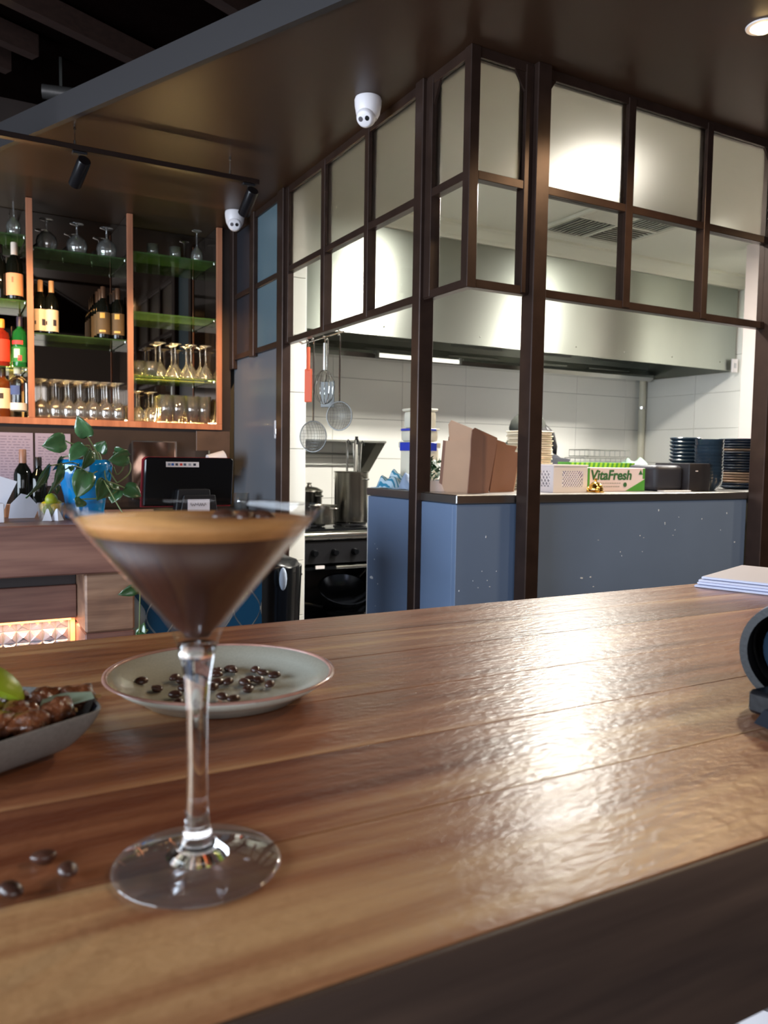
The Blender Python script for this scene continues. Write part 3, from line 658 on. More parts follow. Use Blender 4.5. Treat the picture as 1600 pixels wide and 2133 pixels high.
# ------------------------------------------------------------------ side bar on the left
sb = thing('side_bar', 'thick brown timber bar with crystal tile front on the left', 'bar', (.3, 2.40, 0))
obj('bar_slab', lbox(sb, (-1.9, 2.385, .957), (.885, 3.0, 1.10), .004), lbw, sb)
obj('recessed_strip', lbox(sb, (-1.9, 2.58, .90), (.345, 2.60, .955)), mat('charcoal_wood', (66, 60, 60), .6), sb)  # dark recessed strip between slab and front board
obj('front_board', lbox(sb, (-1.9, 2.56, .80), (.345, 2.59, .902), .002), lbw, sb)
obj('bar_post', lbox(sb, (.347, 2.405, .78), (.487, 2.62, .955), .006), lbp, sb)
obj('bar_post', lbox(sb, (.347, 2.407, 0), (.487, 2.62, .779), .004), lbw, sb)
obj('body', lbox(sb, (-1.9, 2.66, 0), (.88, 2.98, .955)), darkwall, sb)
# lit crystal tiles
ct = mat('crystal_tile', (200, 196, 206), .12, .75, bump=.05)
for i in range(24):
    for j in range(7):
        x0 = .325-.036-.0365*i; z0 = .764-.0365*j
        bm = G(); h = .012+.003*((i*7+j*3) % 3)
        bm.faces([(0, 0, 0), (.035, 0, 0), (.035, 0, .035), (0, 0, .035), (.0175+.004*((i+j) % 3-1), -h, .0175)], [(0, 1, 4), (1, 2, 4), (2, 3, 4), (3, 0, 4), (0, 3, 2, 1)])
        obj('tile', bm, ct, sb, loc=loc(sb, x0, 2.602, z0))
obj('tile_backing', lbox(sb, (-1.9, 2.603, .5), (.330, 2.61, .81)), grout_m, sb)
obj('light_strip', lbox(sb, (-1.9, 2.572, .792), (.33, 2.588, .7985)), mat('strip_orange', (255, 180, 120), .5, emis=(255, 150, 84), es=6), sb)
obj('light_strip', lbox(sb, (.3315, 2.60, .45), (.345, 2.612, .798)), mat('strip_orange2', (255, 180, 120), .5, emis=(255, 150, 92), es=1.1), sb)
light('tile_strip_light', 'AREA', (0.0, 2.57, .785), (0.0, 2.61, .5), 1.6, (1, .62, .36), .7, .01)
# ogee tiles: dark blue with pale wavy joints
og = mat('ogee_blue_tile', (22, 62, 92), .16, rnd=.15); ogg = mat('ogee_grout', (150, 160, 168), .7)
obj('ogee_backing', lbox(sb, (.488, 2.456, .1), (.903, 2.655, .955)), ogg, sb)
def ogee(cx, cz, w_, h_):
    e = .0028; pts = []
    n = 9
    for k in range(n): t_ = k/(n-1); pts.append((cx+(w_/2-e)*.5*(1-math.cos(PI*t_)) , cz-h_/2+e*2+(h_/2-e*2)*t_))
    for k in range(1, n): t_ = k/(n-1); pts.append((cx+(w_/2-e)*.5*(1+math.cos(PI*t_)), cz+(h_/2-e*2)*t_))
    for k in range(1, n): t_ = k/(n-1); pts.append((cx-(w_/2-e)*.5*(1-math.cos(PI*t_)), cz+(h_/2-e*2)*(1-t_)))
    for k in range(1, n-1): t_ = k/(n-1); pts.append((cx-(w_/2-e)*.5*(1+math.cos(PI*t_)), cz-(h_/2-e*2)*t_))
    return pts
for j in range(7):
    for i in range(6):
        cx = .53+i*.092+(j % 2)*.046; cz = .30+j*.095+.03
        P = [(min(max(x, .489), .902), min(z, .954)) for x, z in ogee(cx, cz, .092, .19)]
        Q = []
        for p in P:
            if not Q or (abs(p[0]-Q[-1][0])+abs(p[1]-Q[-1][1])) > 1e-4: Q.append(p)
        if len(Q) > 3 and max(q[0] for q in Q)-min(q[0] for q in Q) > .01 and max(q[1] for q in Q)-min(q[1] for q in Q) > .01:
            obj('tile', G().prism([(x-.3, z) for x, z in Q], 2.450-2.40, 2.456-2.40, 'y'), og, sb)

# things on the side bar and behind it
def sheet(name, label, px0, py0, px1, py1, yy, thick=.003, lines=9, catg='menu'):
    a = at(px0, py0, 'y', yy); b = at(px1, py1, 'y', yy)
    t = thing(name, label, catg, (a.x, yy, b.z))
    obj('sheet', G().box((0, 0, 0), (b.x-a.x, thick, a.z-b.z), .0005), mat('lilac_paper', (150, 142, 164), .7), t)
    ln = G(); w_ = b.x-a.x; h_ = a.z-b.z
    for k in range(lines):
        z = h_*(.92-.84*k/lines)
        x = w_*.08
        while x < w_*.85:
            l = w_*random.uniform(.04, .2); ln.box((x, -.0006, z), (min(x+l, w_*.92), 0, z+h_*.012)); x += l+w_*.05
    obj('printed_lines', ln, mat('grey_print', (112, 104, 124), .8), t)['kind'] = 'stuff'
    return t
sheet('menu_board', 'printed menu sheet on the dark wall, left one', -6, 900, 70, 1010, 4.86, lines=16)
sheet('menu_board', 'printed menu sheet on the dark wall, right of the first', 73, 902, 148, 1012, 4.86, lines=16)
a = at(275, 920, 'y', 4.84); b = at(366, 1040, 'y', 4.84)
t = thing('steel_plate', 'rippled steel sheet standing on the back wall', 'panel', (a.x, 4.84, b.z))
vs = []; fs = []; nn = 14; w_ = b.x-a.x; h_ = a.z-b.z
for i in range(nn+1):
    for j in range(nn+1):
        x = w_*i/nn; z = h_*j/nn; vs.append((x, .01*noise.noise(V((x*9, z*7, 2))), z))
for i in range(nn):
    for j in range(nn): k = i*(nn+1)+j; fs.append((k, k+nn+1, k+nn+2, k+1))
obj('sheet', G().faces(vs, fs), mat('plate_steel', (150, 120, 104), .16, 1), t, 'all')
fr = G(); fr.box((-.004, -.012, 0), (.004, .012, h_)); fr.box((w_-.004, -.012, 0), (w_+.004, .012, h_)); fr.box((-.004, -.012, h_), (w_+.004, .012, h_+.006))
obj('edge', fr, chrome, t)
# POS screen
pt = thing('pos_screen', 'black point of sale screen with red edge seen from behind', 'monitor', (.74, 2.75, 1.101))
mm = Matrix.Translation((0, 0, .10)) @ Matrix.Rotation(-.22, 4, 'X')
obj('back_shell', G().prism([(-.158, -.075), (.150, -.075), (.163, .085), (.155, .092), (-.140, .092), (-.147, .085)], -.015, .015, 'y', .004), blackg, pt, loc=(0, 0, .10), rot=(-.12, 0, 0))
obj('red_edge', G().prism([(-.162, -.077), (.153, -.077), (.167, .087), (.157, .096), (-.142, .096), (-.151, .088)], .0155, .021, 'y'), mat('red_edge_plastic', (176, 30, 50), .4), pt, loc=(0, 0, .10), rot=(-.12, 0, 0))
obj('stand', G().prism([(-.06, 0), (.07, 0), (.06, .085), (-.05, .085)], -.06, -.017, 'y', .003), black, pt)
obj('foot', G().box((-.1, -.07, 0), (.1, .09, .012), .004), black, pt)
st = obj('payment_sticker', G().box((-.078, -.0165, .058), (.036, -.0155, .076)), white, pt, loc=(0, 0, .10), rot=(-.12, 0, 0))
for k, (x, c) in enumerate(((-.072, (120, 130, 150)), (-.060, (40, 90, 170)), (-.046, (60, 60, 70)), (-.031, (200, 50, 40)), (-.018, (80, 90, 110)), (-.001, (150, 150, 160)), (.016, (40, 46, 60)))):
    obj('logo', G().box((x, -.0172, .063), (x+.009, -.0164, .071)), mat('logo%d' % k, c, .6), st)
nt = thing('paper_note', 'white handwritten note standing in front of the screen', 'note', (.745, 2.66, 1.101))
obj('holder', G().prism([(-.055, 0), (.075, 0), (.066, .066), (-.042, .066)], .004, .02, 'y', .002), black, nt)
obj('sheet', G().box((-.03, 0, 0), (.045, .0035, .052)), paper, nt)
sc = G(); pth = []
for k in range(26): pth.append((-.022+k*.0022, -.001, .034+.006*math.sin(k*1.7)*(1 if k % 5 else .2)))
sc.tube(pth, .0006, 4); obj('handwriting', sc, mat('ink', (80, 80, 90), .7), nt)
gt = glass_at('low', at(503, 1040, 'y', 4.36).x, 4.36, .991, 'clear tumbler on the back counter right of the screen', None, 1.15)
tw = thing('paper_roll', 'white paper roll with shiny core behind the screen', 'paper roll', (at(458, 960, 'y', 3.6).x, 3.6, 0))
rp = at(452, 960, 'y', 4.6); tw.location = (rp.x, 4.6, rp.z)
obj('roll', G().lathe([(.02, -.05), (.05, -.05), (.05, .05), (.02, .05)], 24, Matrix.Rotation(1.3, 4, 'Y'), close=True), white, tw, True)
obj('holder', G().box((-.055, -.01, -.12), (-.045, .27, .06)), chrome, tw)
bc = thing('back_counter', 'dark back counter along the bar wall', 'counter', (.4, 4.3, 0))
obj('cupboard', lbox(bc, (-1.9, 4.32, 0), (1.54, 4.855, .955)), darkwall, bc); obj('worktop', lbox(bc, (-1.9, 4.29, .956), (1.555, 4.855, .99), .003), black, bc)
for px, lb in ((48, 'dark bottle with tan neck on the back counter, left'), (80, 'dark bottle on the back counter, right')):
    p = at(px, 1000, 'y', 4.6); bottle(lb, (p.x, 4.6, .991), .045, .33 if px == 48 else .29, cap=(150, 110, 90) if px == 48 else (30, 24, 20), group='bottles on the back counter')

# vase with trailing pothos
vz = thing('vase', 'tall glossy bright blue vase holding the trailing plant', 'vase', (.385, 2.64, 1.101))
vb = mat('blue_glaze', (12, 116, 178), .12, var=.35, vscale=9, coat=.5, stretch=(1, 1, .6))
pr = [(0, 0), (.060, 0), (.062, .006), (.056, .02), (.064, .07), (.078, .125), (.082, .165), (.076, .182), (.071, .182), (.075, .165), (.071, .125), (.05, .02), (0, .02)]
obj('body', G().lathe(pr, 40), vb, vz, 'all')
obj('soil', G().lathe([(0, .162), (.07, .160), (.07, .15), (0, .15)], 20), mat('soil', (40, 30, 24), .95, bump=.5), vz)
leafm = mat('pothos_leaf', (60, 92, 56), .28, var=.3, vscale=18, rnd=.3, coat=.6)
stemm = mat('pothos_stem', (98, 110, 66), .5)
pn = thing('pothos_plant', 'trailing green pothos plant growing out of the blue vase', 'plant', (.385, 2.64, 1.262))
def leaf(base, tip, wid, side=None, fold=.25):
    base = V(base); tip = V(tip); L_ = (tip-base).length; d = (tip-base).normalized()
    view = (EYE-(base+tip)/2).normalized(); sd = d.cross(view).normalized()
    nrm_ = sd.cross(d).normalized()
    if side: sd = (sd*math.cos(side)+nrm_*math.sin(side)).normalized(); nrm_ = sd.cross(d).normalized()
    prof = [(0, .0), (-.03, .28), (.04, .42), (.2, .5), (.4, .5), (.6, .41), (.8, .24), (.93, .08), (1, 0)]
    t = bmesh.new(); rows = []
    for u, w_ in prof:
        row = []
        for s in (-1, -.5, 0, .5, 1):
            bend = -.12*L_*(max(u, 0)-.5)**2*2
            uu = u if u > 0 or s else u
            p = base + d*(L_*(u if s else max(u, .0))) + sd*(s*w_*wid*.86) + nrm_*(abs(s)*fold*w_*wid + bend + .03*L_*math.sin(u*9+s*2)*abs(s))
            row.append(t.verts.new(p))
        rows.append(row)
    for a_, b_ in zip(rows, rows[1:]):
        for k in range(4): t.faces.new((a_[k], a_[k+1], b_[k+1], b_[k]))
    bmesh.ops.remove_doubles(t, verts=t.verts, dist=1e-6)
    bmesh.ops.transform(t, matrix=Matrix.Translation(-pn.location), verts=t.verts)
    g = G(); g.add(t); o = obj('leaf', g, leafm, pn, 'all')
    md = o.modifiers.new('t', 'SOLIDIFY'); md.thickness = .0006
    return o
def lp(x, y, dep): return at(x/5, 860+y/5, 'y', dep)
# base (x,y), tip (x,y) in the plant close-up, width (m), depth, twist
LV = [((915, 250), (800, 30), .060, 2.60, .3), ((680, 290), (440, 350), .070, 2.56, .2), ((880, 340), (715, 500), .058, 2.55, -.4),
      ((960, 400), (860, 590), .045, 2.53, .5), ((1030, 410), (1095, 290), .052, 2.66, .2), ((1340, 450), (1130, 500), .062, 2.58, .3),
      ((1190, 400), (1360, 440), .055, 2.62, -.6), ((650, 465), (560, 600), .040, 2.62, 1.0), ((530, 550), (290, 900), .038, 2.52, .9),
      ((660, 530), (525, 850), .040, 2.54, .8), ((570, 730), (600, 850), .03, 2.57, .6), ((900, 610), (800, 890), .075, 2.50, .1),
      ((1100, 700), (1020, 915), .068, 2.50, .5), ((1230, 800), (1160, 940), .06, 2.52, -.5), ((1300, 780), (1475, 870), .060, 2.50, .4),
      ((850, 900), (800, 980), .045, 2.50, .2), ((1110, 760), (1260, 900), .06, 2.55, .8), ((740, 560), (740, 610), .02, 2.53, .2), ((830, 560), (780, 620), .05, 2.56, .9)]
for b_, t_, w_, dp, sd in LV: leaf(lp(*b_, dp), lp(*t_, dp-.01), w_, sd)
SM = [[(1045, 560, 2.64), (1015, 430, 2.63), (915, 250, 2.60)], [(960, 560, 2.62), (940, 360, 2.58), (870, 340, 2.56), (745, 320, 2.56), (680, 290, 2.56)],
      [(1020, 560, 2.63), (1000, 420, 2.6), (955, 400, 2.54)], [(1060, 560, 2.64), (1050, 450, 2.65), (1030, 410, 2.66)],
      [(1180, 560, 2.62), (1215, 640, 2.6), (1270, 600, 2.6), (1310, 500, 2.59), (1340, 460, 2.58)], [(1120, 570, 2.6), (1200, 700, 2.56), (1240, 720, 2.55), (1350, 620, 2.57), (1340, 500, 2.6), (1190, 405, 2.62)],
      [(860, 560, 2.6), (760, 520, 2.55), (650, 530, 2.54), (530, 550, 2.52)], [(860, 570, 2.6), (740, 455, 2.6), (650, 465, 2.62)],
      [(1050, 580, 2.6), (950, 640, 2.52), (900, 610, 2.5)], [(1090, 600, 2.58), (1110, 700, 2.5), (1200, 740, 2.5), (1300, 780, 2.5)],
      [(880, 600, 2.56), (800, 560, 2.53), (740, 560, 2.53)], [(760, 550, 2.56), (600, 640, 2.55), (570, 730, 2.57)], [(1110, 700, 2.5), (1180, 790, 2.5), (1230, 800, 2.52), (1100, 880, 2.5), (850, 900, 2.5)]]
for p in SM:
    q = [lp(*k) for k in p]; fine = []
    for i in range(len(q)-1):
        p0, p1, p2, p3 = q[max(i-1, 0)], q[i], q[i+1], q[min(i+2, len(q)-1)]
        for k in range(5):
            u = k/5; fine.append(.5*((2*p1)+(p2-p0)*u+(2*p0-5*p1+4*p2-p3)*u*u+(-p0+3*p1-3*p2+p3)*u**3))
    fine.append(q[-1])
    obj('stem', G().tube([x-pn.location for x in fine], .0022, 6), stemm, pn, True)
# trailing leaves below the slab edge
for bpx, tpx, wd in (((292, 1222), (246, 1240), .04), ((292, 1330), (300, 1296), .035), ((285, 1318), (310, 1312), .03)):
    a = at(*bpx, 'y', 2.37); b = at(*tpx, 'y', 2.37); leaf(a, b, wd, .3)
q = [lp(1080, 700, 2.5), at(250, 1060, 'y', 2.40), at(285, 1110, 'y', 2.372), at(292, 1222, 'y', 2.37), at(290, 1330, 'y', 2.37)]
obj('stem', G().tube([x-pn.location for x in q], .002, 6), stemm, pn, True)

# glass of lemons and limes, napkins and cards beside the vase
lg = thing('garnish_jar', 'small clear jar of yellow lemons and limes beside the vase', 'jar', (.279, 2.60, 1.101))
obj('body', G().lathe([(0, .004), (.030, .004), (.036, .05), (.039, .05), (.033, 0), (0, 0)], 24), glass, lg, True)
lem = mat('lemon_yellow', (214, 178, 30), .4, bump=.2, bscale=80); lim = mat('lime_green', (140, 150, 30), .4, bump=.2, bscale=80)
for k, (px, py, m) in enumerate(((107, 1042, lim), (97, 1056, lem), (112, 1059, lem), (119, 1055, lem), (102, 1062, lim))):
    p = at(px, py, 'y', 2.60+.012*(k % 2))
    f = obj('citrus_fruit', G().ball((0, 0, 0), .019, (1, .9, 1.15), 14), m, None, True, loc=p, rot=(k, k*2, 0))
    tag(f, ('olive green lime on top of the fruit pile', 'yellow lemon, leftmost in the fruit pile', 'yellow lemon in the middle of the fruit pile', 'yellow lemon touching the blue vase', 'small green lime low in the fruit pile')[k], 'fruit', 'citrus beside the vase')
for k, (px, lb) in enumerate(((98, 'folded white napkin cone under the lemons, left'), (118, 'folded white napkin cone under the lemons, right'))):
    p = at(px, 1080, 'y', 2.56)
    o = obj('napkin', G().lathe([(.0, .036), (.004, .034), (.019, .0), (.0, .0)], 4), paper, None, loc=(p.x, 2.545, 1.101), rot=(0, 0, .6+k)); tag(o, lb, 'napkin', 'napkins on the side bar')
def card(label, pts, yy, m=paper, nm='paper_sheet', catg='paper'):
    q = [at(a_, b_, 'y', yy) for a_, b_ in pts]; z0 = min(p.z for p in q); 
    if z0 < 1.13: 
        q = [V((p.x, p.y, max(p.z, 1.1015))) for p in q]
    c = q[0].copy()
    g = G(); g.prism([(p.x-c.x, p.z-c.z) for p in q], 0, .003, 'y')
    return tag(obj(nm, g, m, None, loc=c), label, catg)
card('large white paper leaning at the left photo edge', [(-20, 1086), (-20, 990), (0, 992), (36, 1003), (15, 1045), (2, 1086)], 2.60)
card('crumpled white napkin leaning on the side bar', [(18, 1083), (22, 1050), (44, 1028), (60, 1032), (82, 1056), (72, 1083)], 2.66, mat('napkin_grey', (205, 205, 216), .85, bump=.6, bscale=12), 'napkin', 'napkin')
o = obj('napkin_box', G().box((-.06, 0, 0), (.0, .05, .055), .002), paper, None, loc=(at(9, 1060, 'y', 2.5).x, 2.50, 1.101)); tag(o, 'small white box at the left end of the side bar', 'box')
o = obj('tealight_cup', G().lathe([(0, 0), (.015, 0), (.018, .04), (.016, .04), (.013, .004), (0, .004)], 18), mat('tan_cup', (190, 130, 90), .4), None, True, loc=(at(14, 1055, 'y', 2.64).x, 2.72, 1.101)); tag(o, 'small tan cup between the papers on the side bar', 'cup')
t = thing('rubbish_bin', 'black bin with pale bag knot beside the door post', 'bin', (1.22, 3.35, 0))
obj('body', G().lathe([(0, 0), (.16, 0), (.19, .82), (.18, .82), (.15, .01), (0, .01)], 28), blackg, t, True)
bg = G()
tm = bmesh.new(); bmesh.ops.create_icosphere(tm, subdivisions=3, radius=.18)
for v in tm.verts: v.co = V((v.co.x, v.co.y, v.co.z*.45))*(1+.2*noise.noise(v.co*18)); 
bg.add(tm, Matrix.Translation((0, 0, .80))); obj('bin_bag', bg, mat('bin_bag_black', (18, 18, 22), .25, bump=.5, bscale=20), t, 'all')
p = at(560, 1195, 'y', 3.3)
obj('pale_flap', G().ball((p.x-1.22, p.y-3.35-.17, p.z), .05, (.35, .3, 1.0), 12), mat('pale_bag', (190, 205, 226), .5), t, True)

# ------------------------------------------------------------------ things on the pass counter
CT = 1.1755
def cloth(name, label, catg, c, size, m, seed, h=.06, rz=0):
    n = 30; vs = []; fs = []
    for i in range(n+1):
        for j in range(n+1):
            u = i/n-.5; v = j/n-.5; e = max(0, 1-(u*u+v*v)*4.0)
            z = (.45+.7*noise.noise(V((u*2.6+seed, v*2.6, seed))))*h*e**.6+.004+.014*noise.noise(V((u*8, v*8, seed)))*e
            vs.append((u*size[0]*(1+.2*noise.noise(V((v*4, seed, 1)))), v*size[1]*(1+.2*noise.noise(V((u*4, seed, 5)))), z))
    for i in range(n):
        for j in range(n): k = i*(n+1)+j; fs.append((k, k+n+1, k+n+2, k+1))
    o = obj(name, G().faces(vs, fs), m, None, 'all', loc=c, rot=(0, 0, rz)); md = o.modifiers.new('s', 'SOLIDIFY'); md.thickness = .002
    return tag(o, label, catg)
tm_ = bpy.data.materials.new('tea_towel'); tm_.use_nodes = True; MC['tea_towel'] = tm_
N = tm_.node_tree.nodes; L = tm_.node_tree.links
tc = N.new('ShaderNodeTexCoord'); wv = N.new('ShaderNodeTexWave'); wv.inputs['Scale'].default_value = 22; wv.inputs['Distortion'].default_value = .6
cr = N.new('ShaderNodeValToRGB'); cr.color_ramp.elements[0].position = .55; cr.color_ramp.elements[0].color = lin((178, 204, 220)); cr.color_ramp.elements[1].position = .75; cr.color_ramp.elements[1].color = lin((48, 128, 160))
L.new(tc.outputs['Object'], wv.inputs[0]); L.new(wv.outputs[0], cr.inputs[0]); L.new(cr.outputs[0], N['Principled BSDF'].inputs['Base Color']); N['Principled BSDF'].inputs['Roughness'].default_value = .9
p = at(795, 1015, 'x', 1.70)
cloth('tea_towel', 'crumpled blue striped tea towel at the left end of the pass counter', 'towel', (1.665, 2.945, CT), (.14, .12), tm_, 3.1, .13, .5)
cloth('grey_cloth', 'crumpled pale grey blue cloth between towel and left post', 'cloth', (1.68, 2.79, CT), (.13, .12), mat('grey_cloth', (140, 156, 180), .9), 8.2, .11, .2)
# lidded storage tubs
tubm = mat('cloudy_plastic', (226, 222, 206), .45, trans=.35, ior=1.1)
bcl = mat('blue_clip', (34, 56, 170), .4)
for k, (z, lb) in enumerate(((CT, 'lower cloudy plastic storage tub behind the left post'), (1.345, 'upper cloudy storage tub with blue clip behind the left post'), (1.425, 'topmost clear storage tub lid end behind the left post'))):
    pass
def tub(label, c, sx, sy, h, clip=True):
    t = thing('storage_tub', label, 'tub', c, group='storage tubs behind the left post')
    obj('body', G().box((-sx/2, -sy/2, 0), (sx/2, sy/2, h*.86), .012, seg=2), tubm, t, True)
    obj('lid', G().box((-sx/2-.006, -sy/2-.006, h*.86+.0005), (sx/2+.006, sy/2+.006, h), .005), tubm, t)
    if clip:
        obj('clip', G().box((-sx/2-.012, -sy/2+.02, h*.80), (-sx/2-.007, sy/2-.02, h*.98), .002), bcl, t)
        obj('clip', G().box((-sx/2+.02, -sy/2-.012, h*.80), (sx/2-.02, -sy/2-.007, h*.98), .002), bcl, t)
    return t
tub('lowest and tallest cloudy storage tub behind the left post', (1.80, 2.945, CT), .125, .125, .20)
tub('middle cloudy storage tub with blue clip in the stack', (1.80, 2.945, CT+.2005), .12, .12, .056)
tub('topmost clear storage tub of the stack behind the post', (1.80, 2.945, CT+.257), .105, .105, .085, False)
# tray of herbs
tray = thing('tray', 'white plastic tray holding green herbs beside the carton', 'tray', (1.675, 2.66, CT))
tray.scale = (.62, .62, .8)
obj('body', G().prism([(-.09, 0), (.09, 0), (.105, .055), (.098, .055), (.086, .006), (-.086, .006), (-.098, .055), (-.105, .055)], -.09, .09, 'y', .001), white, tray)
obj('end_wall', G().box((-.095, -.094, .0), (.095, -.088, .052)), white, tray); obj('end_wall', G().box((-.095, .088, .0), (.095, .094, .052)), white, tray)
hb = G()
for k in range(130):
    c = V((random.uniform(-.055, .06), random.uniform(-.05, .05), random.uniform(.04, .13))); a_ = V((random.uniform(-1, 1), random.uniform(-1, 1), random.uniform(-.5, .8))).normalized()*.016; b_ = a_.orthogonal().normalized()*.010
    hb.faces([c-a_, c+b_, c+a_, c-b_], [(0, 1, 2, 3)])
o = obj('herb_leaves', hb, mat('herb_green', (42, 78, 46), .5, rnd=.3), None, loc=(1.685, 2.67, CT+.002)); tag(o, 'heap of dark green herb leaves in the white tray', 'herbs', kind='stuff')
# cardboard cartons
def carton(label, c, rz, w_, d_, h_, tilt=0, flaps=(0, .2)):
    t = thing('cardboard_carton', label, 'box', c, rz, group='brown takeaway cartons on the pass'); t.rotation_euler = (tilt, 0, rz)
    obj('front', G().box((-w_/2, -d_/2, 0), (w_/2, -d_/2+.003, h_)), cardd, t)
    obj('side', G().box((-w_/2, -d_/2+.003, 0), (-w_/2+.003, d_/2, h_*.97)), cardb, t)
    obj('side', G().box((w_/2-.003, -d_/2+.003, 0), (w_/2, d_/2, h_*.97)), cardd, t)
    obj('back', G().box((-w_/2+.003, d_/2-.003, 0), (w_/2-.003, d_/2, h_*.97)), cardd, t)
    obj('base', G().box((-w_/2+.003, -d_/2+.003, 0), (w_/2-.003, d_/2-.003, .003)), cardd, t)
    return t
# built from the edges seen: the cartons stand folded open, narrow pale side to the left
def fold(name, label, base, dirs, prof_side, prof_front, th=.004):
    return None
c1 = thing('cardboard_carton', 'large open brown carton with raised flaps on the counter corner', 'box', (1.747, 2.50, CT))
def quad(px, plane='y', val=2.5): return at(px[0], px[1], plane, val)
def plate3(name, pts, m, par, th=.004):
    pts = [V(p)-par.location for p in pts]; n = (pts[1]-pts[0]).cross(pts[2]-pts[0]).normalized()
    if n.dot(EYE-par.location-pts[0]) > 0: n = -n
    k = len(pts); vs = pts+[p+n*th for p in pts]
    fs = [tuple(range(k)), tuple(range(2*k-1, k-1, -1))]+[(i, (i+1) % k, (i+1) % k+k, i+k) for i in range(k)]
    g = G(); g.faces([tuple(v) for v in vs], fs); bmesh.ops.recalc_face_normals(g.b, faces=g.b.faces); return obj(name, g, m, par)
E1b = V((1.745, 2.47, CT)); 
def P(px, py, y): return at(px, py, 'y', y)
def dep(px, py, ref, rz):   # point on the vertical plane through ref with heading rz
    n = V((math.sin(rz), -math.cos(rz), 0)); r = (at(px, py, 'y', 2.0)-EYE); return EYE+r*((ref-EYE).dot(n)/r.dot(n))
ref = V((1.745, 2.47, 1.3)); LS, RS = 2.16, .12    # headings of the pale left side and the brown front
A_ = lambda x, y: dep(x, y, ref, LS); B_ = lambda x, y: dep(x, y, ref, RS)
plate3('side', [A_(974, 1031), A_(926, 1024), A_(921, 1010), A_(929, 918), A_(982, 915)], cardb, c1)
plate3('front', [B_(974, 1031), B_(1016, 1033), B_(1036, 922), B_(1034, 912), B_(984, 900), B_(982, 915), B_(981, 950)], cardd, c1)
ref2 = ref+V((.01, .015, 0)); A2 = lambda x, y: dep(x, y, ref2, LS); B2 = lambda x, y: dep(x, y, ref2, RS)
plate3('raised_flap', [A2(984, 918), A2(936, 919), A2(934, 884), A2(940, 875), A2(984, 893)], cardb, c1)
plate3('raised_flap', [B2(984, 918), B2(1036, 922), B2(1036, 912), B2(990, 891), B2(984, 896)], cardd, c1)
bk = V((0, .16, 0))
plate3('back', [B_(974, 1031)+bk, B_(1016, 1033)+bk, B_(1034, 915)+bk*.98, B_(984, 908)+bk*.98], cardd, c1)
plate3('fold_edge', [A_(921, 1010), A_(929, 918), A_(926, 917)+V((0, .01, 0)), A_(918, 1006)+V((0, .01, 0))], cardd, c1)
c2 = thing('cardboard_carton', 'smaller brown carton leaning behind the large one', 'box', (1.93, 2.56, CT))
ref3 = V((1.93, 2.55, 1.3)); B3 = lambda x, y: dep(x, y, ref3, .18)
plate3('front', [B3(1020, 1029), B3(1068, 1031), B3(1082, 942), B3(1076, 942), B3(1036, 924)], cardd, c2)
plate3('flap', [B3(1036, 922)+V((0, .02, 0)), B3(1078, 943)+V((0, .02, 0)), B3(1084, 930)+V((0, .02, 0)), B3(1062, 926)+V((0, .02, 0)), B3(1058, 921)+V((0, .02, 0)), B3(1036, 914)+V((0, .02, 0))], cardd, c2)
plate3('back', [B3(1020, 1029)+V((.01, .1, 0)), B3(1068, 1031)+V((.01, .1, 0)), B3(1082, 940)+V((.01, .1, 0)), B3(1036, 926)+V((.01, .1, 0))], cardd, c2)
plate3('side', [B3(1068, 1031), B3(1082, 942), B3(1082, 940)+V((.01, .1, 0)), B3(1068, 1031)+V((.01, .1, 0))], cardb, c2)
# stack of cream takeaway tubs
n = 13
tc_ = None
for k in range(n):
    z = CT+.0195*k; 
    g = G(); r = .078
    g.box((-r, -r*.8, 0), (r, r*.8, .012), .005, seg=2); g.box((-r-.004, -r*.8-.004, .0125), (r+.004, r*.8+.004, .0185), .003)
    o = obj('takeaway_tray', g, cream, None, True, loc=(2.27+.002*math.sin(k*2), 2.78+.002*math.cos(k*3), z+.0003*k), rot=(0, 0, .05*math.sin(k*1.3)))
    tag(o, 'cream takeaway tray in the tall stack behind the right post, %s from bottom' % ORD[k], 'tray', 'cream takeaway trays')
# white basket
bkx = thing('plastic_basket', 'white plastic basket with diamond cutouts right of the post', 'basket', (2.215, 2.52, CT))
w_, d_, h_ = .178, .14, .104
def holed(u0, u1, h, y, n_, ax):
    g = G(); fr_ = .013
    # rails, then diagonal lattice
    def bx_(a0, a1, z0, z1):
        if ax == 'y': g.box((a0, y-.0015, z0), (a1, y+.0015, z1))
        else: g.box((y-.0015, a0, z0), (y+.0015, a1, z1))
    bx_(u0, u1, 0, .022); bx_(u0, u1, h-.018, h); bx_(u0, u0+.045 if ax == 'y' else u0+.02, .0221, h-.0181); bx_(u1-.022, u1, .0221, h-.0181)
    a0 = u0+(.045 if ax == 'y' else .02); a1 = u1-.022; H = h-.04
    for k in range(n_+4):
        for s in (1, -1):
            x0 = a0+(a1-a0)*(k-2)/n_; p0 = [x0, .022]; p1 = [x0+s*H*.8, .022+H]
            # clip
            pts = []
            for t_ in [q/12 for q in range(13)]:
                x = p0[0]+(p1[0]-p0[0])*t_; z = p0[1]+(p1[1]-p0[1])*t_
                if a0 <= x <= a1: pts.append((x, y, z) if ax == 'y' else (y, x, z))
            if len(pts) > 1: g.tube([pts[0], pts[-1]], .0022, 5)
    return g
obj('front_wall', holed(-w_/2, w_/2, h_, -d_/2, 9, 'y'), white, bkx); obj('back_wall', holed(-w_/2, w_/2, h_, d_/2, 9, 'y'), white, bkx)
obj('side_wall', holed(-d_/2, d_/2, h_, -w_/2, 5, 'x'), white, bkx); obj('side_wall', holed(-d_/2, d_/2, h_, w_/2, 5, 'x'), white, bkx)
g = G(); g.box((-w_/2, -d_/2, 0), (w_/2, d_/2, .003)); obj('base', g, white, bkx)
g = G()
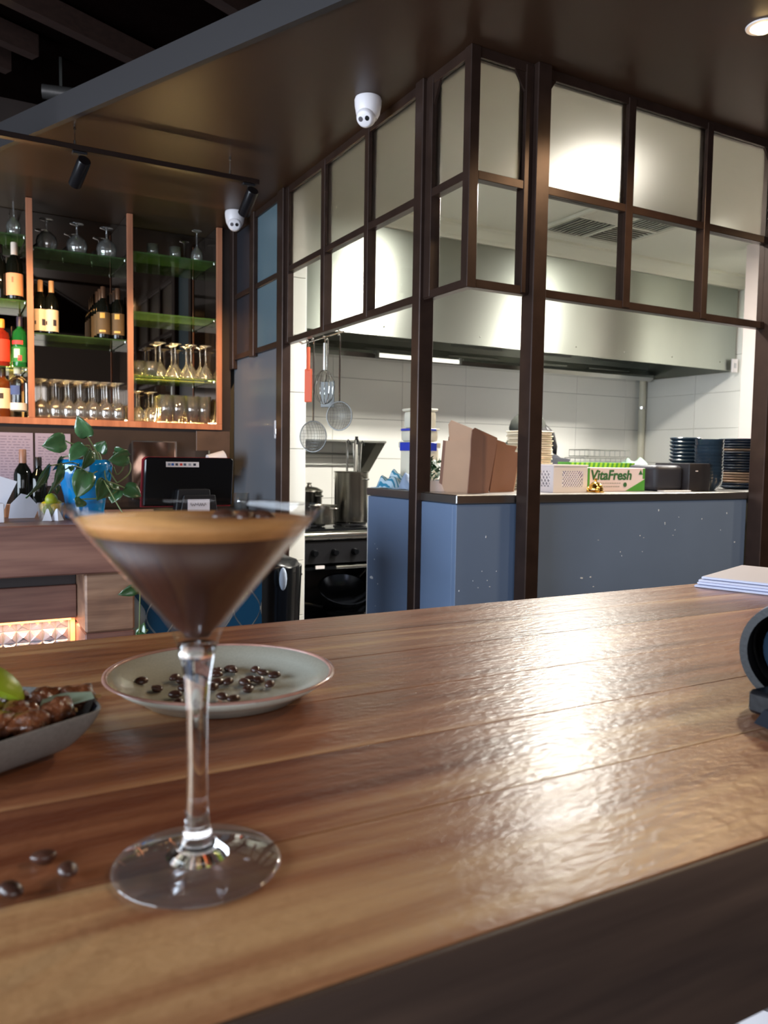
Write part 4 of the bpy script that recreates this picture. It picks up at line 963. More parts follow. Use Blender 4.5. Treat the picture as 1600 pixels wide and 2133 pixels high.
for lo, hi in (((-w_/2-.004, -d_/2-.004), (w_/2+.004, -d_/2+.002)), ((-w_/2-.004, d_/2-.002), (w_/2+.004, d_/2+.004)), ((-w_/2-.004, -d_/2+.002), (-w_/2+.002, d_/2-.002)), ((w_/2-.002, -d_/2+.002), (w_/2+.004, d_/2-.002))): g.box((*lo, h_), (*hi, h_+.007), .001)
obj('rim', g, white, bkx)
for k, (px, c, lb) in enumerate(((1150, (120, 120, 130), 'grey packet inside the white basket'), (1190, (110, 90, 130), 'purple grey packet inside the white basket'))):
    p = at(px, 1000, 'y', 2.52); o = obj('packet', G().box((-.03, -.04, 0), (.03, .04, .09), .01, seg=2), mat('packet%d' % k, c, .5), None, True, loc=(p.x, 2.52, CT+.004)); tag(o, lb, 'packet', 'packets in the basket')
# VitaFresh box
vf = thing('cling_wrap_box', 'pink white wrap box with green lettering beside the gold bell', 'box', (2.355, 2.50, CT))
W_ = .335; H_ = .100
vw = mat('vita_white', (224, 208, 214), .55); vg = mat('vita_green', (74, 150, 58), .5); vdg = mat('vita_dark_green', (52, 104, 62), .5); vl = mat('vita_lime', (150, 206, 50), .5)
obj('carton', G().box((0, 0, 0), (W_, .10, H_), .001), vw, vf)
obj('green_corner', G().prism([(W_-.115, .001), (W_-.001, .001), (W_-.001, .052)], -.0008, .0, 'y'), vg, vf)
obj('green_edge', G().box((0, -.0008, .001), (.012, 0, H_-.001)), vg, vf); obj('green_edge', G().box((W_-.014, -.0008, .053), (W_-.001, 0, H_-.001)), vg, vf)
text('lettering', 'VitaFresh', .058, vdg, vf, (.014, -.0012, .050), (1, 0, 0), (0, 0, 1), .0008, sx=1.08, shear=.15, bold=.0014)
obj('triangle_mark', G().prism([(W_-.040, .072), (W_-.016, .072), (W_-.028, .092)], -.0022, -.001, 'y'), vdg, vf)
g = G()
for k in range(11): g.box((.045+k*.0135, -.001, .032), (.045+k*.0135+.010, 0, .037))
for k in range(10): g.box((.052+k*.0135, -.001, .018), (.052+k*.0135+.010, 0, .023))
obj('small_print', g, mat('vita_grey_print', (176, 168, 168), .6), vf)['kind'] = 'stuff'
obj('round_mark', G().lathe([(0, 0), (.010, 0), (.010, .001), (0, .001)], 20, Matrix.Translation((.215, -.0015, .028)) @ Matrix.Rotation(PI/2, 4, 'X')), vdg, vf)
vf2 = thing('wrap_roll_box', 'long lime striped green box lying behind the lettered wrap box', 'box', (2.41, 2.66, CT))
obj('carton', G().box((-.01, 0, 0), (.385, .08, .122), .001), vg, vf2)
for k in range(14):
    x = .0+k*.028; obj('stripe', G().prism([(x-.008, .09), (x+.006, .09), (x+.014, .121), (x, .121)], -.0015, -.0002, 'y'), vl, vf2)
# gold service bell + small items
bl = thing('service_bell', 'shiny gold call bell in front of the lettered wrap box', 'bell', (2.33, 2.425, CT))
obj('base', G().lathe([(0, 0), (.034, 0), (.036, .004), (.03, .008), (0, .009)], 28), brass, bl, True)
obj('dome', G().lathe([(.030, .012), (.030, .016), (.026, .03), (.014, .041), (0, .044)], 28), brass, bl, True)
obj('button', G().lathe([(0, .058), (.005, .057), (.007, .052), (.004, .048), (.0035, .042), (0, .042)], 16), brass, bl, True)
for a_ in (0, 2.1, 4.2): obj('ring_ball', G().ball((.03*math.cos(a_), .03*math.sin(a_), .012), .010, n=12), brass, bl, True)
t = thing('acrylic_stand', 'thin clear upright stand left of the lettered wrap box', 'stand', (2.335, 2.475, CT))
obj('plate', G().box((-.012, -.002, 0), (-.004, .002, .17)), pane_m, t); obj('foot', G().box((-.03, -.015, 0), (.02, .015, .003)), pane_m, t)
# black speaker-like box
sp = thing('speaker_box', 'dark rounded speaker box between lettered wrap box and plate stacks', 'speaker', (2.87, 2.50, CT))
g = G(); g.box((-.145, -.03, 0), (.03, .14, .115), .022, seg=3); obj('body', g, mat('printer_black', (38, 40, 50), .5), sp, True)
obj('front_box', G().box((.032, -.06, .0), (.17, .14, .125), .006, seg=2), mat('printer_black2', (34, 32, 36), .4), sp, True)
obj('badge', G().box((.07, -.062, .088), (.085, -.0605, .092)), white, sp)
obj('paper_strip', G().box((-.14, -.075, 0), (.03, -.035, .004), .001), paper, sp)
# stacks of bowls and plates
bowlm = mat('dark_teal_glaze', (34, 50, 64), .2, rnd=.15, coat=.4); platem = mat('dark_plate_glaze', (36, 44, 58), .25, rnd=.15); browp = mat('brown_plate_glaze', (130, 108, 92), .35)
pd0 = [obj('dinner_plate', G().lathe([(0, .004), (.055, .004), (.088, .014), (.0965, .0185), (.0975, .0165), (.09, .009), (.06, 0), (0, 0)], 40), m, None, True) for m in (platem, browp)]
bd = obj('bowl', G().lathe([(0, .004), (.03, .006), (.055, .035), (.062, .05), (.065, .05), (.06, .03), (.036, 0), (0, 0)], 36), bowlm, None, True)
sd_ = obj('side_plate', G().lathe([(0, .004), (.045, .004), (.068, .016), (.074, .022), (.076, .020), (.069, .010), (.048, 0), (0, 0)], 36), bowlm, None, True)
fst = {'a': 1}
def stack(proto, n_, step, c, label, catg, group, first):
    for k in range(n_):
        m = proto
        o = m if (first and k == 0) else m.copy()
        if not (first and k == 0): C.objects.link(o)
        o.location = (c[0]+random.uniform(-.0015, .0015), c[1]+random.uniform(-.0015, .0015), c[2]+k*step)
        tag(o, '%s, %s from the bottom' % (label, ORD[k]), catg, group)
stack(sd_, 14, .0175, (3.20, 2.72, CT), 'dark teal side plate in the stack behind the dark speaker box', 'plate', 'dark side plates', True)
stack(bd, 13, .0155, (3.10, 2.50, CT), 'dark bowl in the middle stack between speaker box and dinner plates', 'bowl', 'dark bowls', True)
z = CT; usedp = [0, 0]
for k in range(19):
    q = 1 if k in (2, 3, 4, 5, 14) else 0
    o = pd0[q] if not usedp[q] else pd0[q].copy()
    if usedp[q]: C.objects.link(o)
    usedp[q] = 1; o.location = (3.06+.002*math.sin(k*2.3), 2.78-.33+.0, z+k*.0118) if False else (3.47+.002*math.sin(k*2.3), 2.62, z+k*.0128)
    tag(o, '%s dinner plate in the right hand stack, %s from the bottom' % (('dark blue', 'brown rimmed')[q], ORD[k]), 'plate', 'dinner plates in the right stack')
pc2 = thing('plate_shelf', 'steel counter extension carrying the right plate stack', 'counter', (3.18, 2.4, 0))
obj('top', lbox(pc2, (3.172, 2.39, 1.142), (3.75, 2.93, 1.175), .002), MC['bench_steel'], pc2); obj('base', lbox(pc2, (3.18, 2.40, .02), (3.72, 2.9, 1.14)), MC['carcass_grey'], pc2)
# back bench with wire racks
wb = thing('back_bench', 'dark topped kitchen bench under the wire racks', 'bench', (4.1, 4.2, 0))
tp = at(1340, 962, 'y', 4.2)
obj('top', lbox(wb, (3.55, 4.15, 1.255), (4.75, 4.75, 1.275), .003), black, wb)
for x in (3.60, 4.10, 4.70): obj('leg', lbox(wb, (x-.02, 4.18, 0), (x+.02, 4.22, 1.254)), mat('grey_metal', (110, 112, 116), .4, .6), wb)
obj('back_sheet', lbox(wb, (3.58, 4.5, .2), (4.72, 4.51, 1.254)), MC['grey_metal'], wb)
for q, (x, z0, lb) in enumerate(((4.12, 1.277, 'lower wire rack on the dark bench top'), (4.16, 1.335, 'upper wire rack stacked on the first'))):
    t = thing('wire_rack', lb, 'rack', (x, 4.3, z0), group=None)
    g = G()
    for zz in (.004, .05):
        g.tube([(-.2, -.1, zz), (.2, -.1, zz), (.2, .1, zz), (-.2, .1, zz), (-.2, -.1, zz)], .003, 6)
    for k in range(9):
        x_ = -.2+k*.05
        for y_ in (-.1, .1): g.tube([(x_, y_, .004), (x_, y_, .05)], .0018, 5)
        g.tube([(x_, -.1, .004), (x_, .1, .004)], .0018, 5)
    obj('wire_frame', g, steel, t)
cloth('green_cloth', 'folded pale green cloth beside the wire racks', 'cloth', (4.52, 4.30, 1.277), (.22, .2), mat('pale_green', (170, 196, 178), .9), 5.5, .09, 0)

# ------------------------------------------------------------------ hanging utensils by the door post
def hang(name, label, x, y, build):
    t = thing(name, label, 'utensil', (x, y, 1.885), .62); build(t); 
    obj('hook', G().tube([(0, 0, -.03), (0, 0, .0), (-.006, 0, .012), (-.018, 0, .012), (-.022, 0, .004)], .003, 8), chrome, t, True); return t
def spat(t):
    obj('blade', G().box((-.003, -.022, -.30), (.003, .022, -.13), .003), mat('orange_silicone', (226, 88, 44), .5), t); obj('handle', G().tube([(0, 0, -.14), (0, 0, -.02)], .009, 8), MC['orange_silicone'], t, True)
hang('spatula', 'orange silicone spatula hanging beside the tiled partition', 1.645, 3.80, spat)
def whisk(t):
    obj('handle', G().tube([(0, 0, -.02), (0, 0, -.15)], .009, 10), chrome, t, True)
    g = G()
    for k in range(7):
        a_ = k*PI/7; pts = []
        for i in range(17):
            u = i/16*2*PI; r_ = .045*math.sin(u/2)**1.0*(1 if u < PI else -1); zz = -.15-.17*(1-math.cos(u))/2
            rr = .042*math.sin(min(u, 2*PI-u)/1.0*.5)*math.sin(min(u, 2*PI-u))**.5 if False else .042*math.sin(u)*1.0
            pts.append((rr*math.cos(a_)*(.6+.4*(1-math.cos(u))/2)*1.3, rr*math.sin(a_)*1.3, zz))
        g.tube(pts, .0012, 5)
    obj('wires', g, chrome, t)
hang('whisk', 'wire balloon whisk hanging beside the orange spatula', 1.655, 3.62, whisk)
def strainer(r, L_, tilt):
    def f(t):
        obj('handle', G().tube([(0, 0, -.02), (.0, 0, -L_)], .0045, 8), chrome, t, True)
        c = V((0, 0, -L_-r)); g = G(); g.tube([c+V((.0, r*math.cos(a_), r*math.sin(a_))) for a_ in [k*2*PI/28 for k in range(29)]], .003, 6, cap=False); obj('ring', g, mat('mesh_steel', (110, 110, 108), .4, .8), t, True)
        g = G()
        for k in range(11):
            u = -1+2*k/10; h = math.sqrt(max(0, 1-u*u))
            if h < .1: continue
            for sw in (0, 1):
                pts = []
                for i in range(9):
                    v = -h+2*h*i/8; dp = r*.55*max(0, 1-(u*u+v*v))
                    a_, b_ = (u, v) if sw else (v, u); pts.append(c+V((dp, a_*r, b_*r)))
                g.tube(pts, .0009, 4, cap=False)
        obj('mesh', g, mat('mesh_steel', (110, 110, 108), .4, .8), t)
        m2 = G(); m2.lathe([(0, -r*.55)]+[(r*math.sin(k*PI/16), -r*.55*(1-math.sin(k*PI/16)**2)) for k in range(1, 8)]+[(r, 0)], 24, Matrix.Translation(c) @ Matrix.Rotation(-PI/2, 4, 'Y'))
        obj('fine_mesh', m2, mat('fine_mesh', (120, 118, 112), .5, .6, trans=.0), t).data.materials[0].node_tree.nodes['Principled BSDF'].inputs['Alpha'].default_value = .45
    return f
hang('strainer', 'large round mesh strainer hanging lowest at the partition', 1.64, 3.72, strainer(.078, .40, 0))
hang('strainer', 'dark rimmed mesh strainer hanging behind the large one', 1.69, 3.52, strainer(.07, .31, 0))
def turner(t):
    obj('handle', G().tube([(0, 0, -.02), (0, .012, -.20)], .005, 8), chrome, t, True); obj('blade', G().box((-.002, -.04, -.33), (.002, .04, -.20), .002), mat('grey_blade', (90, 90, 88), .45, .8), t)
hang('turner', 'slotted grey steel turner hanging behind the whisk', 1.70, 3.68, turner)
rl = thing('utensil_rail', 'thin steel rail carrying the hanging utensils', 'rail', (1.65, 3.6, 1.893))
obj('bar', G().tube([(0, -.2, 0), (0, .3, 0)], .0035, 8), chrome, rl, True)
for y_ in (-.18, .28): obj('bracket', G().tube([(0, y_, 0), (-.035, y_, .012)], .004, 8), chrome, rl)

# ------------------------------------------------------------------ kitchen worker behind the counter
HP = V((3.03, 3.67, 0)); FD = V((-.83, .30, 0)).normalized(); SDv = V((-FD.y, FD.x, 0))   # facing image-left
pr_ = thing('person', 'kitchen worker in dark cap and black top, bent over the bench', 'person', HP); pr_.scale = (.95, .95, .93)
skin = mat('skin', (206, 160, 132), .5, sss=.15)
def skinned(name, pts, edges, rad, m, par, sub=2):
    me = bpy.data.meshes.new(name); me.from_pydata([tuple(p) for p in pts], edges, []); me.update()
    o = bpy.data.objects.new(name, me); C.objects.link(o); o.parent = par
    md = o.modifiers.new('skin', 'SKIN'); md.use_smooth_shade = True
    for i, v in enumerate(me.skin_vertices[0].data):
        r_ = rad[i]; v.radius = (r_, r_) if not isinstance(r_, tuple) else r_; v.use_root = (i == 0)
    s = o.modifiers.new('sub', 'SUBSURF'); s.levels = sub; s.render_levels = sub
    me.materials.append(m); return o
F = lambda f, s, z: V((FD.x*f+SDv.x*s, FD.y*f+SDv.y*s, z))
pts = [F(-.22, 0, .88), F(-.20, 0, 1.02), F(-.15, 0, 1.18), F(-.08, 0, 1.32), F(-.02, 0, 1.40), F(0, 0, 1.47)]
rad = [(.15, .12), (.14, .11), (.15, .12), (.13, .10), .055, .06]
ed = [(i, i+1) for i in range(5)]
def chain(start, ps, rs):
    prev = start
    for p_, r_ in zip(ps, rs): pts.append(p_); rad.append(r_); ed.append((prev, len(pts)-1)); prev = len(pts)-1
    return prev
hands = []
for s in (1, -1):
    e = chain(3, [F(-.08, s*.17, 1.35), F(.10, s*.24, 1.14), F(.30, s*.16, 1.22 if s > 0 else 1.2), F(.36, s*.14, 1.22)], [.062, .048, .033, .03])
    hands.append((e, s))
    chain(0, [F(-.21, s*.10, .80), F(-.19, s*.11, .46), F(-.22, s*.11, .08), F(-.12, s*.12, .035)], [.10, .065, .045, .035])
for e, s in hands:
    c = pts[e]; pm_ = chain(e, [c+F(.05, 0, -.01)], [.032])
    for k in range(4):
        o_ = (k-1.5)*.019; ln_ = (.030, .034, .032, .026)[k]
        b_ = pts[pm_]
        chain(pm_, [b_+F(.03, o_, 0), b_+F(.03+ln_, o_*1.1, -.012), b_+F(.03+ln_*1.5, o_*1.1, -.035)], [.0095, .0085, .0075])
    chain(pm_, [pts[pm_]+F(.0, -s*.03, -.01), pts[pm_]+F(.025, -s*.042, -.025)], [.0105, .0085])
body = skinned('body', pts, ed, rad, skin, pr_)
hg = G()
t_ = bmesh.new(); bmesh.ops.create_uvsphere(t_, u_segments=24, v_segments=16, radius=1)
for v in t_.verts:
    x, y, z = v.co; k = 1-.25*max(0, -z)*(1 if x < .2 else .6)
    px_ = x*.098+(.012*max(0, -z)); 
    if x > .85 and -.25 < z < .1: px_ += .018*(1-abs(y)*3 if abs(y) < .33 else 0)
    v.co = V((px_, y*.076*k, z*.118))
q_ = Matrix((FD, SDv, V((0, 0, 1)))).transposed().to_4x4(); tl = Matrix.Rotation(.35, 4, SDv)
HM = Matrix.Translation((.035*FD.x, .035*FD.y, 1.56)) @ Matrix.Rotation(.4, 4, SDv) @ q_
hg.add(t_, HM)
obj('head', hg, skin, pr_, 'all')
fg = G(); fg.ball((.095, 0, -.02), .016, (1.2, .8, 1.4), 12, HM); obj('nose', fg, skin, pr_, 'all')
for s in (1, -1):
    g = G(); g.ball((.082, s*.032, .012), .012, n=12, mtx=HM); obj('eye', g, mat('eye_white', (235, 232, 228), .3), pr_, 'all')
    g = G(); g.ball((0, s*.077, -.01), .026, (.6, .3, 1), 12, HM); obj('ear', g, skin, pr_, 'all')
g = G(); g.tube([HM @ V((.088, -.022, -.06)), HM @ V((.096, 0, -.062)), HM @ V((.088, .022, -.06))], .005, 8); obj('mouth', g, mat('lips', (176, 104, 92), .5), pr_, True)
hair = mat('black_hair', (18, 16, 18), .5, bump=.6, bscale=120, stretch=(1, 1, .1))
g = G(); g.ball((-.025, 0, -.005), .1, (.95, .84, 1.12), 20, HM); obj('hair', g, hair, pr_, 'all')
g = G(); g.tube([HM @ V((-.10, 0, .0)), HM @ V((-.135, 0, -.05)), HM @ V((-.125, .01, -.13)), HM @ V((-.10, .015, -.19))], .032, 12, taper=.3); obj('ponytail', g, hair, pr_, 'all')
capm = mat('cap_green_black', (52, 54, 48), .85, bump=.3, bscale=60, var=.25, vscale=20)
g = G(); g.lathe([(.112, .0), (.113, .03), (.104, .07), (.078, .105), (.04, .124), (0, .130), (0, .127), (.1, .066), (.108, .0)], 32, HM @ Matrix.Translation((-.008, 0, .018)) @ Matrix.Diagonal((1.02, .86, 1, 1))); obj('cap', g, capm, pr_, True)
vs = []; fs = []; 
for i in range(13):
    a_ = -1.1+2.2*i/12
    for r_, dz in ((.108, .02), (.16, .008), (.185, -.006)):
        vs.append(tuple(HM @ V((r_*math.cos(a_)-.008, min(r_, .13)*math.sin(a_)*.82, dz-.03*math.sin(a_)**2))))
for i in range(12):
    for k in range(2): a_ = i*3+k; fs.append((a_, a_+3, a_+4, a_+1))
o = obj('cap_brim', G().faces(vs, fs), capm, pr_, 'all'); md = o.modifiers.new('s', 'SOLIDIFY'); md.thickness = .004
sp_, se = [F(-.22, 0, .84), F(-.20, 0, 1.02), F(-.15, 0, 1.18), F(-.10, 0, 1.35), F(-.05, 0, 1.41)], [(0, 1), (1, 2), (2, 3), (3, 4)]
for s in (1, -1): sp_ += [F(-.09, s*.175, 1.36), F(.02, s*.215, 1.22)]; se += [(3, len(sp_)-2), (len(sp_)-2, len(sp_)-1)]
skinned('black_top', sp_, se, [(.17, .14), (.16, .13), (.168, .138), (.148, .12), .075, .075, .066, .075, .066], mat('black_cotton', (26, 27, 34), .85), pr_)
tp_, te = [F(-.22, 0, .90), F(-.22, 0, .84)], [(0, 1)]
for s in (1, -1): n0 = len(tp_); tp_ += [F(-.21, s*.10, .78), F(-.19, s*.11, .46), F(-.22, s*.11, .10)]; te += [(1, n0), (n0, n0+1), (n0+1, n0+2)]
skinned('trousers', tp_, te, [(.165, .135), .15, .115, .08, .06, .115, .08, .06], mat('dark_trousers', (36, 36, 42), .9), pr_)
for s in (1, -1): obj('shoe', G().ball(F(-.16, s*.12, .04), .1, (1.2, .5, .38), 14), black, pr_, True)

# ------------------------------------------------------------------ the timber bar in the foreground
TZ = 1.10
bt = thing('timber_bar', 'long glossy timber bar top in the foreground', 'bar', (.5, .58, 0))
ys = [.262, .376, .480, .587, .705, .80, .897]
for a_, b_ in zip(ys, ys[1:]):
    o = obj('plank', lbox(bt, (-1.4, a_+.0002, 1.04), (2.9, b_-.0002, TZ), .0006), barw, bt)
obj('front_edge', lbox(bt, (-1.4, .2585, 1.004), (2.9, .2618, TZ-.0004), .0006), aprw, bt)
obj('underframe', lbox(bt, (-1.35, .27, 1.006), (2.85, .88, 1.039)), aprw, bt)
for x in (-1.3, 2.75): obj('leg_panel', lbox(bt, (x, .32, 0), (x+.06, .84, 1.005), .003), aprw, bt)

# bar stool with white seat, mostly below the frame
stl = thing('bar_stool', 'white seated bar stool under the bar at the lower right corner', 'stool', (.86, .56, 0))
obj('seat', G().lathe([(0, .72), (.165, .72), (.18, .735), (.175, .755), (0, .76)], 36), white, stl, True)
for k in range(4):
    a_ = k*PI/2+.4; obj('leg', G().tube([(.12*math.cos(a_), .12*math.sin(a_), .719), (.19*math.cos(a_), .19*math.sin(a_), .001)], .012, 10), steel, stl, True)
obj('foot_ring', G().tube([(.17*math.cos(k*PI/12), .17*math.sin(k*PI/12), .25) for k in range(25)], .008, 8), steel, stl, True)

# martini glass
MX, MY = .1045, .3725
mg = thing('martini_glass', 'stemmed martini glass standing on the timber bar', 'glass', (MX, MY, TZ+.0003))
R_ = .0605; zt = .1755; zc = .113   # rim radius, rim height, where the cone meets the stem
def cone(z): return .0035+(R_-.0035)*(z-.108)/(zt-.108)
outp = [(0, 0), (.0385, 0), (.0403, .0006), (.0405, .0012), (.0395, .0019), (.025, .0030), (.014, .0055), (.0095, .010), (.0075, .0145), (.0068, .0155), (.0062, .018), (.0052, .030), (.0046, .050), (.0048, .075), (.0060, .092), (.0078, .104), (.0095, .1115), (.0120, .1165), (cone(.124), .124)]
outp += [(cone(.14), .14), (cone(.16), .16), (R_, zt)]
inp = [(R_-.0003, zt+.0006), (R_-.0012, zt), (cone(.16)-.0012, .16), (cone(.14)-.0012, .14), (cone(.124)-.0012, .124), (.0098, .1170), (.0060, .1130), (0, .1120)]
cgl = mat('crystal_glass', (255, 255, 255), 0, 0, 1, 1.5); tgl = thin('thin_crystal', (254, 254, 254), .02, .9, 1.5, 0); tgf = thin('foot_crystal', (252, 252, 254), .03, 2.0, 1.5, .05)
obj('foot', G().lathe([(0, 0), (.0385, 0), (.0403, .0006), (.0405, .0013), (.0395, .0020), (.025, .0030), (.0151, .0053), (0, .0053)], 72), tgf, mg, 'all')
obj('stem', G().lathe([(0, .0054), (.0150, .0054), (.0120, .0080), (.0095, .0110), (.0075, .0150), (.0070, .0158), (.0064, .018), (.0054, .030), (.0048, .050), (.0050, .075), (.0060, .092), (.0076, .102), (.0094, .1095), (0, .1095)], 48), cgl, mg, 'all')
obj('bowl', G().lathe([(0, .1096), (.0095, .1097), (.0120, .1165), (cone(.124), .124), (cone(.14), .14), (cone(.16), .16), (R_, zt)]+inp, 72), tgl, mg, 'all')
cf = thing('espresso_martini', 'espresso cocktail with tan foam inside the martini glass', 'drink', (MX, MY, TZ+.0003))
def ci(z): return cone(z)-.00135
obj('coffee', G().lathe([(0, .1124), (.0052, .1132), (.0090, .1174), (ci(.124), .124), (ci(.14), .14), (ci(.1633), .1633), (0, .1633)], 64), mat('coffee_liquid', (62, 34, 24), .5, var=.12, vscale=20), cf, 'all')
fm = mat('coffee_foam', (214, 154, 92), .6, var=.10, vscale=60, bump=.2, bscale=300, stretch=(1, 1, 2))
obj('foam', G().lathe([(0, .1634), (ci(.1634), .1634), (ci(.167), .167), (ci(.1702), .1702), (0, .1698)], 64), fm, cf, 'all')
beanm = mat('roasted_bean', (78, 50, 40), .3, var=.2, vscale=300, coat=.2, rnd=.2)
def bean_mesh():
    t = bmesh.new(); bmesh.ops.create_uvsphere(t, u_segments=18, v_segments=12, radius=1)
    for v in t.verts:
        x, y, z = v.co
        if z > 0: z *= .5; z -= .22*math.exp(-(y*5)**2)*(1-x*x)
        else: z *= .85
        v.co = V((x*.0064, y*.0048, z*.0048))
    return G().add(t)
b0 = obj('coffee_bean', bean_mesh(), beanm, None, 'all'); bu = [0]
def bean(p, rz, flip, label, group, sc=1):
    o = b0 if not bu[0] else b0.copy()
    if bu[0]: C.objects.link(o)
    bu[0] = 1; o.location = p; o.rotation_euler = ((PI+.15*flip) if flip else .1, .08*math.sin(rz*5), rz); o.scale = (sc,)*3
    return tag(o, label, 'coffee bean', group)
for k, (dx, dy, lb) in enumerate(((.020, -.004, 'coffee bean floating on the foam, left of three'), (.030, -.012, 'coffee bean floating on the foam, middle of three'), (.040, -.015, 'coffee bean floating on the foam, right of three'))):
    bean((MX+dx*.8, MY+dy+.012, TZ+.1700), k*1.2, 1, lb, 'beans on the foam')
# speckled plate with beans
PC = V((.2, .640)); 
pt_ = thing('round_plate', 'round grey speckled plate with pink brown rim on the bar', 'plate', (PC.x, PC.y, TZ+.0003))
pm1 = mat('speckled_glaze', (186, 184, 170), .22, var=.06, vscale=500, coat=.4, bump=.03, bscale=300); 
obj('dish', G().lathe([(0, .0045), (.058, .0045), (.066, .0062), (.080, .0125), (.0905, .0196), (.0935, .0192), (.082, .0105), (.071, .0055), (.066, .0005), (.062, .0005), (.060, .002), (0, .002)], 72), pm1, pt_, 'all')
obj('rim', G().lathe([(.0905, .0197), (.0925, .0212), (.0948, .0208), (.0952, .0196), (.0936, .0190)], 72, close=True), mat('pink_brown_rim', (176, 132, 118), .2, var=.25, vscale=40, coat=.4), pt_, 'all')
BP = [(655, 225), (728, 247), (810, 202), (847, 212), (812, 280), (850, 250), (828, 318), (1005, 163), (1003, 188), (1065, 155), (1080, 168), (1183, 165), (1217, 173), (1270, 190), (1008, 222), (1058, 220), (987, 245), (1157, 210), (1133, 223), (1197, 213), (1150, 249), (1250, 232), (1030, 290), (1083, 300)]
BP.sort()
for k, (x, y) in enumerate(BP):
    p = at(x*.45, 1321+y*.45, 'z', TZ+.008); z = TZ+.0003+.0045+.0030
    r_ = (p.xy-PC).length
    if r_ > .06: z += .0015
    bean((p.x, p.y, z), k*1.9, k % 4 != 1, 'dark roasted coffee bean on the round plate, %s from the left' % ORD[k], 'beans on the round plate', .92)
for (px, py), lb, s_ in (((90, 1783), 'coffee bean on the timber bar, farthest of the three by the glass foot', 0), ((141, 1814), 'coffee bean on the timber bar nearest the glass foot', 1), ((22, 1856), 'pale brown coffee bean near the left photo edge', 1)):
    p = at(px, py, 'z', TZ+.003); bean((p.x, p.y, TZ+.0032), px*.1, s_, lb, 'beans on the timber bar')

# food dish at the left edge
dz = TZ+.030
rim = [at(220, 1477, 'z', dz), at(196, 1449, 'z', dz), at(150, 1437, 'z', dz), at(60, 1430, 'z', dz), at(-60, 1432, 'z', dz), at(-330, 1450, 'z', dz), at(-420, 1520, 'z', dz), at(-330, 1600, 'z', dz), at(-130, 1592, 'z', dz), at(0, 1548, 'z', dz), at(110, 1512, 'z', dz), at(200, 1484, 'z', dz)]
cc = sum(rim, V())/len(rim)
fd = thing('food_dish', 'pointed grey stoneware dish with dark glazed inside, cut by left photo edge', 'dish', (cc.x, cc.y, TZ+.0003))
def ring(sc, z): return [V(((p.x-cc.x)*sc, (p.y-cc.y)*sc, z)) for p in rim]
def lofts(rings, cap0=True, cap1=True):
    t = bmesh.new(); R2 = [[t.verts.new(p) for p in r] for r in rings]; n_ = len(rings[0])
    for a_, b_ in zip(R2, R2[1:]):
        for k in range(n_): t.faces.new((a_[k], a_[(k+1) % n_], b_[(k+1) % n_], b_[k]))
    if cap0: t.faces.new(R2[0][::-1])
    if cap1: t.faces.new(R2[-1])
    bmesh.ops.recalc_face_normals(t, faces=t.faces); return G().add(t)
o = obj('body', lofts([ring(.55, 0), ring(.72, .006), ring(.9, .018), ring(1.0, .0295), ring(.985, .031), ring(.96, .0290), ring(.86, .0185), ring(.80, .015)]), mat('grey_stoneware', (128, 126, 122), .4, var=.12, vscale=400), fd, 'all')
md = o.modifiers.new('s', 'SUBSURF'); md.levels = 2; md.render_levels = 2
o = obj('dark_glaze', lofts([ring(.955, .0292), ring(.86, .0192), ring(.80, .0157), ring(.5, .0152)], False, True), mat('navy_glaze', (30, 34, 52), .12), fd, 'all')
obj('sauce', lofts([ring(.70, .0160), ring(.68, .0172)], True, True), mat('dark_sauce', (52, 22, 14), .1), fd)
meat = mat('glazed_meat', (112, 66, 42), .22, var=.9, vscale=90, bump=1.0, bscale=260, coat=.35)
for k, (px, py, L_, lb) in enumerate(((62, 1460, .075, 'glazed satay skewer of meat, rear one in the dish'), (14, 1486, .07, 'glazed satay skewer of meat, middle one in the dish'), (-34, 1508, .06, 'glazed satay skewer of meat, front one in the dish'))):
    c = at(px, py, 'z', TZ+.029)
    t = thing('satay_skewer', lb, 'food', (c.x, c.y, TZ+.029-.001*k), group='satay skewers')
    ax = V((.92, -.20, 0)).normalized()
    for j in range(4):
        tm = bmesh.new(); bmesh.ops.create_icosphere(tm, subdivisions=4, radius=.0100)
        for v in tm.verts:
            nn_ = v.co.normalized(); v.co = V((v.co.x*1.25, v.co.y*1.15, v.co.z*.85)) + nn_*(.0042*noise.noise(v.co*110+V((k*9, j*5, 0)))+.0012*noise.noise(v.co*330))
        obj('meat_piece', G().add(tm, Matrix.Translation(ax*(j-1.5)*L_/3.6)), meat, t, 'all')
    obj('stick', G().tube([ax*-L_*.9, ax*L_*.62], .0015, 6), mat('bamboo', (190, 150, 96), .6), t)
lw = at(-52, 1436, 'z', TZ+.042)
t = bmesh.new()
for i in range(2): pass
n_ = 14; prof = []
v0 = [t.verts.new((-.03, 0, 0))]; 
arcs = []
for i in range(n_+1):
    u = -PI/2+PI*i/n_; row = []
    for j in range(7):
        a_ = -.55+1.1*j/6; r_ = .021*math.cos(u); row.append(t.verts.new((.032*math.sin(u), r_*math.sin(a_), r_*math.cos(a_))))
    row.append(t.verts.new((.032*math.sin(u), 0, 0))); arcs.append(row)
for a_, b_ in zip(arcs, arcs[1:]):
    for k in range(8):
        try: t.faces.new((a_[k], a_[(k+1) % 8], b_[(k+1) % 8], b_[k]))
        except Exception: pass
t.verts.remove(v0[0]); bmesh.ops.remove_doubles(t, verts=t.verts, dist=1e-5)
o = obj('lime_wedge', G().add(t), mat('lime_skin', (150, 170, 40), .35, bump=.2, bscale=120, var=.1), None, True, loc=(lw.x, lw.y, TZ+.040), rot=(.4, .25, -.4)); tag(o, 'green lime wedge on the satay at the left photo edge', 'lime')
lfp = at(150, 1447, 'z', TZ+.036)
